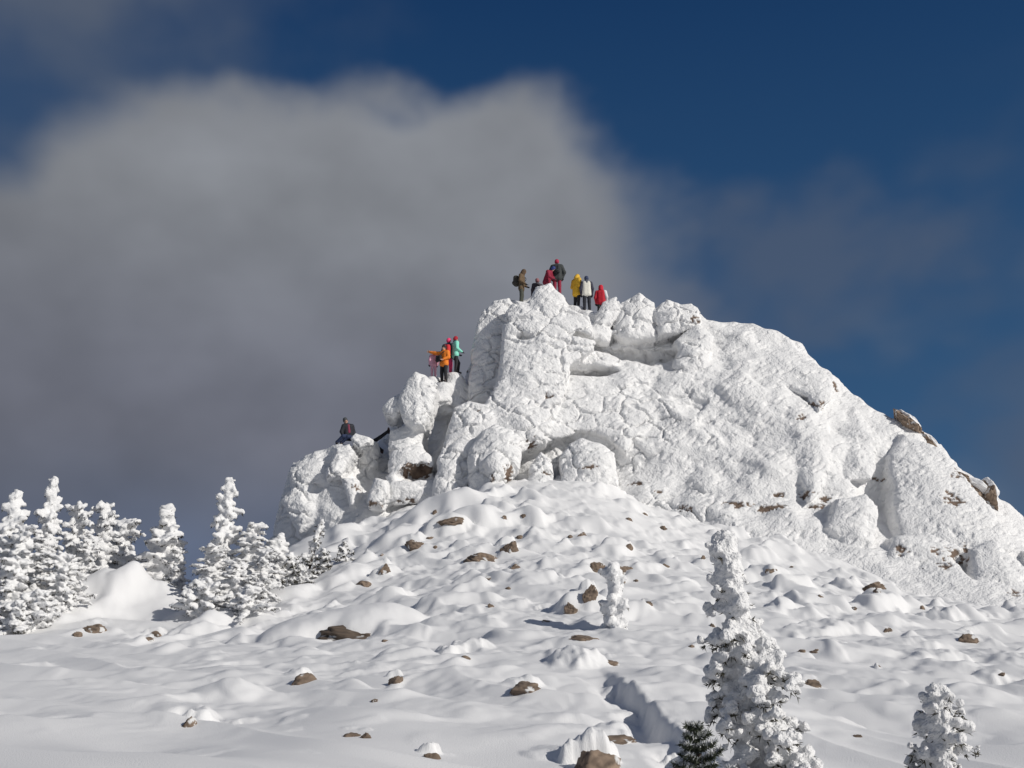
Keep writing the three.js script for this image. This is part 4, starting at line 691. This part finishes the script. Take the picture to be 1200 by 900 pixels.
function person(label, p, yaw, o) {
  const root = thing('person', label, 'person', p); root.rotation.y = yaw * R; root.rotation.z = (o.tilt ?? 0) * R; const s = (o.h ?? 1.74) / 1.74; root.scale.set(s, s, s);
  const J = { pelvis: V(0, 0.95, 0), chest: V(0, 1.34, 0), neck: V(0, 1.5, 0.01), head: V(0, 1.63, 0.025), hl: V(0.1, 0.92, 0), hr: V(-0.1, 0.92, 0), kl: V(0.11, 0.5, 0.02), kr: V(-0.11, 0.5, 0.02), al: V(0.12, 0.1, -0.01), ar: V(-0.12, 0.1, -0.01), sl: V(0.19, 1.42, 0), sr: V(-0.19, 1.42, 0), el: V(0.27, 1.14, -0.02), er: V(-0.27, 1.14, -0.02), wl: V(0.25, 0.9, 0.08), wr: V(-0.25, 0.9, 0.08) };
  for (const [k, v] of Object.entries(o.pose ?? {})) J[k] = V(...v);
  const tl = J.al.clone().add(V(...(o.toeL ?? [0.02, -0.05, 0.15]))), tr = J.ar.clone().add(V(...(o.toeR ?? [-0.02, -0.05, 0.15])));
  const up = V(0, 0, 0).subVectors(J.head, J.neck).normalize(), crown = J.head.clone().addScaledVector(up, 0.045), chin = J.head.clone().addScaledVector(up, -0.055).add(V(0, 0, 0.03)), F = (x, y, z) => J.head.clone().addScaledVector(up, y).add(V(x, 0, z));
  // body: one surface from head to feet
  mesh('body', mergeGeometries([capsules([[crown, chin, 0.088, 0.062], [J.neck, J.head, 0.055, 0.055], [F(0, 0.0, 0.09), F(0, -0.025, 0.108), 0.012, 0.017], [F(0.085, 0, 0), F(0.09, -0.02, -0.01), 0.014, 0.012], [F(-0.085, 0, 0), F(-0.09, -0.02, -0.01), 0.014, 0.012], [J.neck, J.chest, 0.07, 0.12], [J.chest, J.pelvis, 0.12, 0.12], [J.sl, J.sr, 0.07, 0.07], [J.pelvis, J.hl, 0.1, 0.085], [J.pelvis, J.hr, 0.1, 0.085], [J.hl, J.kl, 0.075, 0.05], [J.hr, J.kr, 0.075, 0.05], [J.kl, J.al, 0.05, 0.035], [J.kr, J.ar, 0.05, 0.035], [J.al, tl, 0.035, 0.03], [J.ar, tr, 0.035, 0.03], [J.sl, J.el, 0.05, 0.038], [J.sr, J.er, 0.05, 0.038], [J.el, J.wl, 0.038, 0.026], [J.er, J.wr, 0.038, 0.026]], 0.016, 0.03),
    ...(o.gloves ? [] : [capsules(handBones(J.wl, J.el, 1), 0.006, 0.008), capsules(handBones(J.wr, J.er, -1), 0.006, 0.008)])]), M.skin, root);
  for (const q of [-1, 1]) mesh('eye', new THREE.SphereGeometry(0.012, 8, 6).translate(...F(0.034 * q, 0.008, 0.092).toArray()), M.dark, root);
  mesh('mouth', new THREE.SphereGeometry(0.02, 8, 6).scale(1, 0.3, 0.5).translate(...F(0, -0.058, 0.088).toArray()), M.lip, root);
  if (o.gloves) { mesh('glove', capsules(handBones(J.wl, J.el, 1).map(b => [b[0], b[1], b[2] + 0.005, b[3] + 0.005]), 0.008, 0.01), cloth(...o.gloves), root); mesh('glove', capsules(handBones(J.wr, J.er, -1).map(b => [b[0], b[1], b[2] + 0.005, b[3] + 0.005]), 0.008, 0.01), cloth(...o.gloves), root); }
  // jacket
  const hem = J.pelvis.clone().add(V(0, -(o.long ?? 0.06), 0)), waist = J.pelvis.clone().lerp(J.chest, 0.35), puff = o.puff ?? 0.025;
  const torso = [[J.chest.clone().add(V(0.07, 0.04, 0)), waist.clone().add(V(0.06, 0, 0)), 0.125 + puff, 0.115 + puff, 1.12], [J.chest.clone().add(V(-0.07, 0.04, 0)), waist.clone().add(V(-0.06, 0, 0)), 0.125 + puff, 0.115 + puff, 1.12], [waist.clone().add(V(0.06, 0, 0)), hem.clone().add(V(0.07, 0, 0)), 0.115 + puff, 0.125 + puff, 1.1], [waist.clone().add(V(-0.06, 0, 0)), hem.clone().add(V(-0.07, 0, 0)), 0.115 + puff, 0.125 + puff, 1.1], [J.neck, J.chest, 0.075, 0.12], [J.neck, J.neck.clone().addScaledVector(up, 0.025), 0.078, 0.074]];
  const arms = [[J.sl, J.el, 0.07 + puff, 0.055 + puff * 0.7], [J.sr, J.er, 0.07 + puff, 0.055 + puff * 0.7], [J.el, J.wl, 0.055 + puff * 0.7, 0.042 + puff * 0.4], [J.er, J.wr, 0.055 + puff * 0.7, 0.042 + puff * 0.4]];
  if (o.sleeve) { mesh('jacket', capsules(torso, 0.022, 0.04), cloth(...o.jacket), root); mesh('sleeve', capsules([arms[0], arms[2]], 0.02, 0.03), cloth(...o.sleeve), root); mesh('sleeve', capsules([arms[1], arms[3]], 0.02, 0.03), cloth(...(o.sleeveR ?? o.sleeve)), root); }
  else mesh('jacket', capsules([...torso, ...arms], 0.022, 0.04), cloth(...o.jacket), root);
  mesh('trousers', capsules([[J.pelvis, J.hl, 0.125, 0.11], [J.pelvis, J.hr, 0.125, 0.11], [J.hl, J.kl, 0.105, 0.08], [J.hr, J.kr, 0.105, 0.08], [J.kl, J.al.clone().add(V(0, 0.03, 0)), 0.08, 0.07], [J.kr, J.ar.clone().add(V(0, 0.03, 0)), 0.08, 0.07]], 0.022, 0.035), cloth(...o.trousers), root);
  for (const [a, t] of [[J.al, tl], [J.ar, tr]]) mesh('boot', capsules([[a.clone().add(V(0, 0.05, 0)), a, 0.066, 0.058], [a.clone().add(V(0, -0.05, -0.02)), t, 0.05, 0.045]], 0.018, 0.03), cloth(...(o.boots ?? [0.02, 0.02, 0.022])), root);
  if (o.hat) mesh('hat', capsules([[F(0, 0.075, -0.012), F(0, 0.03, -0.03), 0.1, 0.104], ...(o.point ? [[F(0, 0.11, -0.02), F(0.02, 0.22, -0.03), 0.07, 0.025]] : []), ...(o.brim ? [[F(0.04, 0.05, 0.09), F(-0.04, 0.05, 0.09), 0.022, 0.022]] : [])], 0.015, 0.02), cloth(...o.hat), root);
  if (o.hood) mesh('hood', capsules([[F(0, 0.06, -0.025), F(0, -0.04, -0.035), 0.118, 0.12], [F(0, -0.1, -0.03), J.neck, 0.11, 0.1]], 0.018, 0.03), cloth(...o.hood), root);
  if (o.collar) mesh('collar', capsules([[J.neck.clone().add(V(0, 0.03, -0.01)), J.neck.clone().add(V(0, -0.06, 0)), 0.1, 0.15]], 0.018, 0.03), cloth(...o.collar), root);
  if (o.front) mesh('shirt', capsules([[J.chest.clone().add(V(0, 0.08, 0.1)), J.pelvis.clone().add(V(0, 0.15, 0.1)), 0.06, 0.075]], 0.015, 0.03), cloth(...o.front), root);
  return { root, J, s };
}
function pack(name, label, q, at3, size, color, strap) {     // a bag worn by a person: its own thing, placed in that person's frame
  const root = thing(name, label, 'bag'); q.root.updateMatrixWorld(); root.position.copy(q.root.localToWorld(V(...at3))); root.rotation.copy(q.root.rotation); const [w, h, d] = size.map(v => v * q.s);
  mesh('bag_body', capsules([[V(-w * 0.22, -h * 0.28, 0), V(-w * 0.2, h * 0.3, 0), w * 0.28, w * 0.25, w * 0.5 / d], [V(w * 0.22, -h * 0.28, 0), V(w * 0.2, h * 0.3, 0), w * 0.28, w * 0.25, w * 0.5 / d]], 0.018, 0.05), cloth(...color), root);
  mesh('pocket', capsules([[V(-w * 0.12, -h * 0.18, -d * 0.42), V(w * 0.12, -h * 0.18, -d * 0.42), h * 0.16, h * 0.16]], 0.018, 0.04), cloth(...color.map(c => c * 0.8)), root);
  if (strap) { const c = new THREE.CatmullRomCurve3(strap.map(v => V(...v).sub(V(...at3)).multiplyScalar(q.s))); mesh('strap', new THREE.TubeGeometry(c, 24, 0.016, 6), cloth(0.02, 0.02, 0.022), root); }
}
console.log('people');
{
  const f = n => footing[n].clone().add(V(0, -0.03, 0));
  const black = [0.014, 0.014, 0.018];
  const brown = person('person in a brown hooded coat standing sideways on the top knob', f('brown'), 80, { h: 1.74, jacket: [0.13, 0.085, 0.045], hood: [0.1, 0.062, 0.035], trousers: [0.06, 0.065, 0.05], long: 0.14, gloves: black, pose: { head: [0, 1.62, 0.12], neck: [0, 1.49, 0.06], chest: [0, 1.33, 0.03], wl: [0.2, 0.98, 0.22], wr: [-0.2, 0.98, 0.22] } });
  pack('backpack', 'dark olive backpack on the person in the brown coat', brown, [0, 1.22, -0.24], [0.36, 0.54, 0.26], [0.055, 0.048, 0.038], [[0.14, 1.4, -0.15], [0.15, 1.52, 0], [0.15, 1.35, 0.2], [0.16, 1.1, 0.02]]);
  person('person almost hidden behind the top knob, only a pinkish hat showing', f('hidden'), 200, { h: 1.72, jacket: [0.06, 0.05, 0.06], trousers: black, hat: [0.3, 0.13, 0.14] });
  person('stooping person in a crimson jacket and blue hat on the top knob', f('crimson'), 60, { h: 1.68, jacket: [0.26, 0.012, 0.04], trousers: [0.18, 0.01, 0.03], hat: [0.03, 0.05, 0.2], gloves: black, puff: 0.035, pose: { pelvis: [0, 0.93, -0.08], chest: [0, 1.27, 0.1], neck: [0, 1.4, 0.2], head: [0, 1.5, 0.29], sl: [0.19, 1.34, 0.12], sr: [-0.19, 1.34, 0.12], el: [0.24, 1.08, 0.2], er: [-0.24, 1.08, 0.2], wl: [0.15, 0.95, 0.36], wr: [-0.15, 0.95, 0.36] } });
  const tall = person('tall person in a dark grey parka with crimson hat and crimson trousers', f('tall'), 175, { h: 1.8, jacket: [0.035, 0.04, 0.042], trousers: [0.24, 0.012, 0.04], hat: [0.36, 0.02, 0.06], puff: 0.045, long: 0.1, gloves: black, pose: { el: [0.33, 1.14, 0.02], er: [-0.33, 1.14, 0.02] } });
  pack('backpack', 'small black backpack on the person in the dark grey parka', tall, [0, 1.2, -0.24], [0.3, 0.42, 0.18], [0.016, 0.017, 0.02]);
  person('person in a long yellow hooded jacket with a pointed black hat', f('yellow'), 130, { h: 1.72, jacket: [0.68, 0.4, 0.03], hood: [0.7, 0.43, 0.04], trousers: black, hat: black, point: 1, puff: 0.04, long: 0.2, gloves: black, pose: { head: [0, 1.6, 0.07], wl: [0.16, 1.05, 0.26], wr: [-0.16, 1.05, 0.26] } });
  person('person seen from behind in a white vest with dark sleeves', f('vest'), 182, { h: 1.72, jacket: [0.72, 0.7, 0.62], sleeve: [0.035, 0.035, 0.06], collar: [0.075, 0.085, 0.11], trousers: [0.012, 0.014, 0.022], hat: [0.03, 0.045, 0.1], puff: 0.03, long: 0.07, gloves: black });
  person('person with a red hood and one white sleeve behind the saddle of rock', f('redhood'), 170, { h: 1.7, jacket: [0.5, 0.012, 0.03], hood: [0.55, 0.012, 0.035], sleeve: [0.55, 0.02, 0.04], sleeveR: [0.68, 0.68, 0.7], trousers: black, puff: 0.035, gloves: black });
  person('child in a pale pink snowsuit beside the pointing person', f('child'), 200, { h: 1.22, jacket: [0.62, 0.33, 0.42], trousers: [0.6, 0.34, 0.42], hat: [0.05, 0.03, 0.05], puff: 0.05, gloves: black });
  const orange = person('person in an orange jacket pointing with an outstretched arm', f('orange'), -35, { h: 1.72, jacket: [0.8, 0.22, 0.02], trousers: black, hat: [0.02, 0.018, 0.02], puff: 0.035, pose: { sr: [-0.2, 1.42, 0], er: [-0.47, 1.47, 0.08], wr: [-0.7, 1.54, 0.16], el: [0.27, 1.16, 0.02], wl: [0.14, 1.05, 0.22] } });
  pack('shoulder_bag', 'black shoulder bag hanging on the person in orange', orange, [-0.14, 1.12, 0.22], [0.34, 0.26, 0.16], [0.014, 0.013, 0.015], [[0.16, 1.46, -0.02], [0.08, 1.42, 0.17], [-0.06, 1.25, 0.21], [-0.14, 1.18, 0.23]]);
  const red = person('person with a bright pink hat and pink trousers seen from behind', f('redpack'), 165, { h: 1.76, jacket: [0.018, 0.024, 0.05], trousers: [0.72, 0.06, 0.2], hat: [0.85, 0.06, 0.18], puff: 0.035, gloves: black });
  pack('backpack', 'large red backpack on the person with the bright pink hat', red, [0, 1.12, -0.26], [0.4, 0.6, 0.26], [0.62, 0.03, 0.035], [[0.14, 1.4, -0.15], [0.15, 1.52, 0], [0.15, 1.35, 0.19], [0.16, 1.05, 0.02]]);
  person('person in a mint green jacket and red hat stepping forward', f('mint'), 115, { h: 1.72, jacket: [0.27, 0.75, 0.6], trousers: black, hat: [0.4, 0.012, 0.03], collar: [0.02, 0.03, 0.05], gloves: [0.1, 0.08, 0.1], puff: 0.035, pose: { kl: [0.11, 0.55, 0.22], al: [0.12, 0.16, 0.2], wl: [0.2, 1.0, 0.26], wr: [-0.2, 1.02, 0.24] } });
  person('person in a dark jacket and jeans leaning back against the lower rocks', f('leaner'), 22, { h: 1.7, jacket: [0.015, 0.017, 0.025], trousers: [0.022, 0.035, 0.085], hat: [0.055, 0.06, 0.065], front: [0.2, 0.035, 0.07], puff: 0.03,
    pose: { al: [0.08, 0.1, 0.02], ar: [-0.12, 0.1, 0.06], kl: [0.32, 0.38, 0.2], kr: [0.1, 0.38, 0.26], hl: [0.5, 0.44, -0.08], hr: [0.32, 0.46, -0.08], pelvis: [0.41, 0.48, -0.1], chest: [0.36, 0.84, -0.06], neck: [0.28, 0.99, -0.02], head: [0.23, 1.11, 0.02], sl: [0.54, 0.93, -0.06], sr: [0.17, 0.9, -0.04], el: [0.64, 0.68, -0.1], er: [0.08, 0.64, -0.04], wl: [0.68, 0.46, 0], wr: [0.14, 0.42, 0.06] } });
  const base = f('sitter');
  person('person in black behind the snow ledge with a leg braced up against the tower', base, 0, { h: 1.72, jacket: black, trousers: [0.012, 0.012, 0.016], hat: black, gloves: black, boots: [0.03, 0.012, 0.012], toeL: [0.0, 0.14, 0.04],
    pose: { pelvis: [0, 0.16, 0], chest: [-0.36, 0.2, -0.1], neck: [-0.5, 0.22, -0.1], head: [-0.63, 0.25, -0.06], hl: [0.06, 0.16, 0.1], hr: [0, 0.14, -0.1], kl: [0.42, 0.42, 0.06], al: [0.78, 0.68, 0.04], kr: [0.26, 0.06, -0.2], ar: [0.5, -0.16, -0.2], sl: [-0.42, 0.24, 0.1], sr: [-0.42, 0.22, -0.28], el: [-0.3, 0.1, 0.2], er: [-0.4, 0.08, -0.34], wl: [-0.08, 0.08, 0.22], wr: [-0.2, 0.02, -0.34] } });
}
console.log('done');
renderer.render(scene, camera);
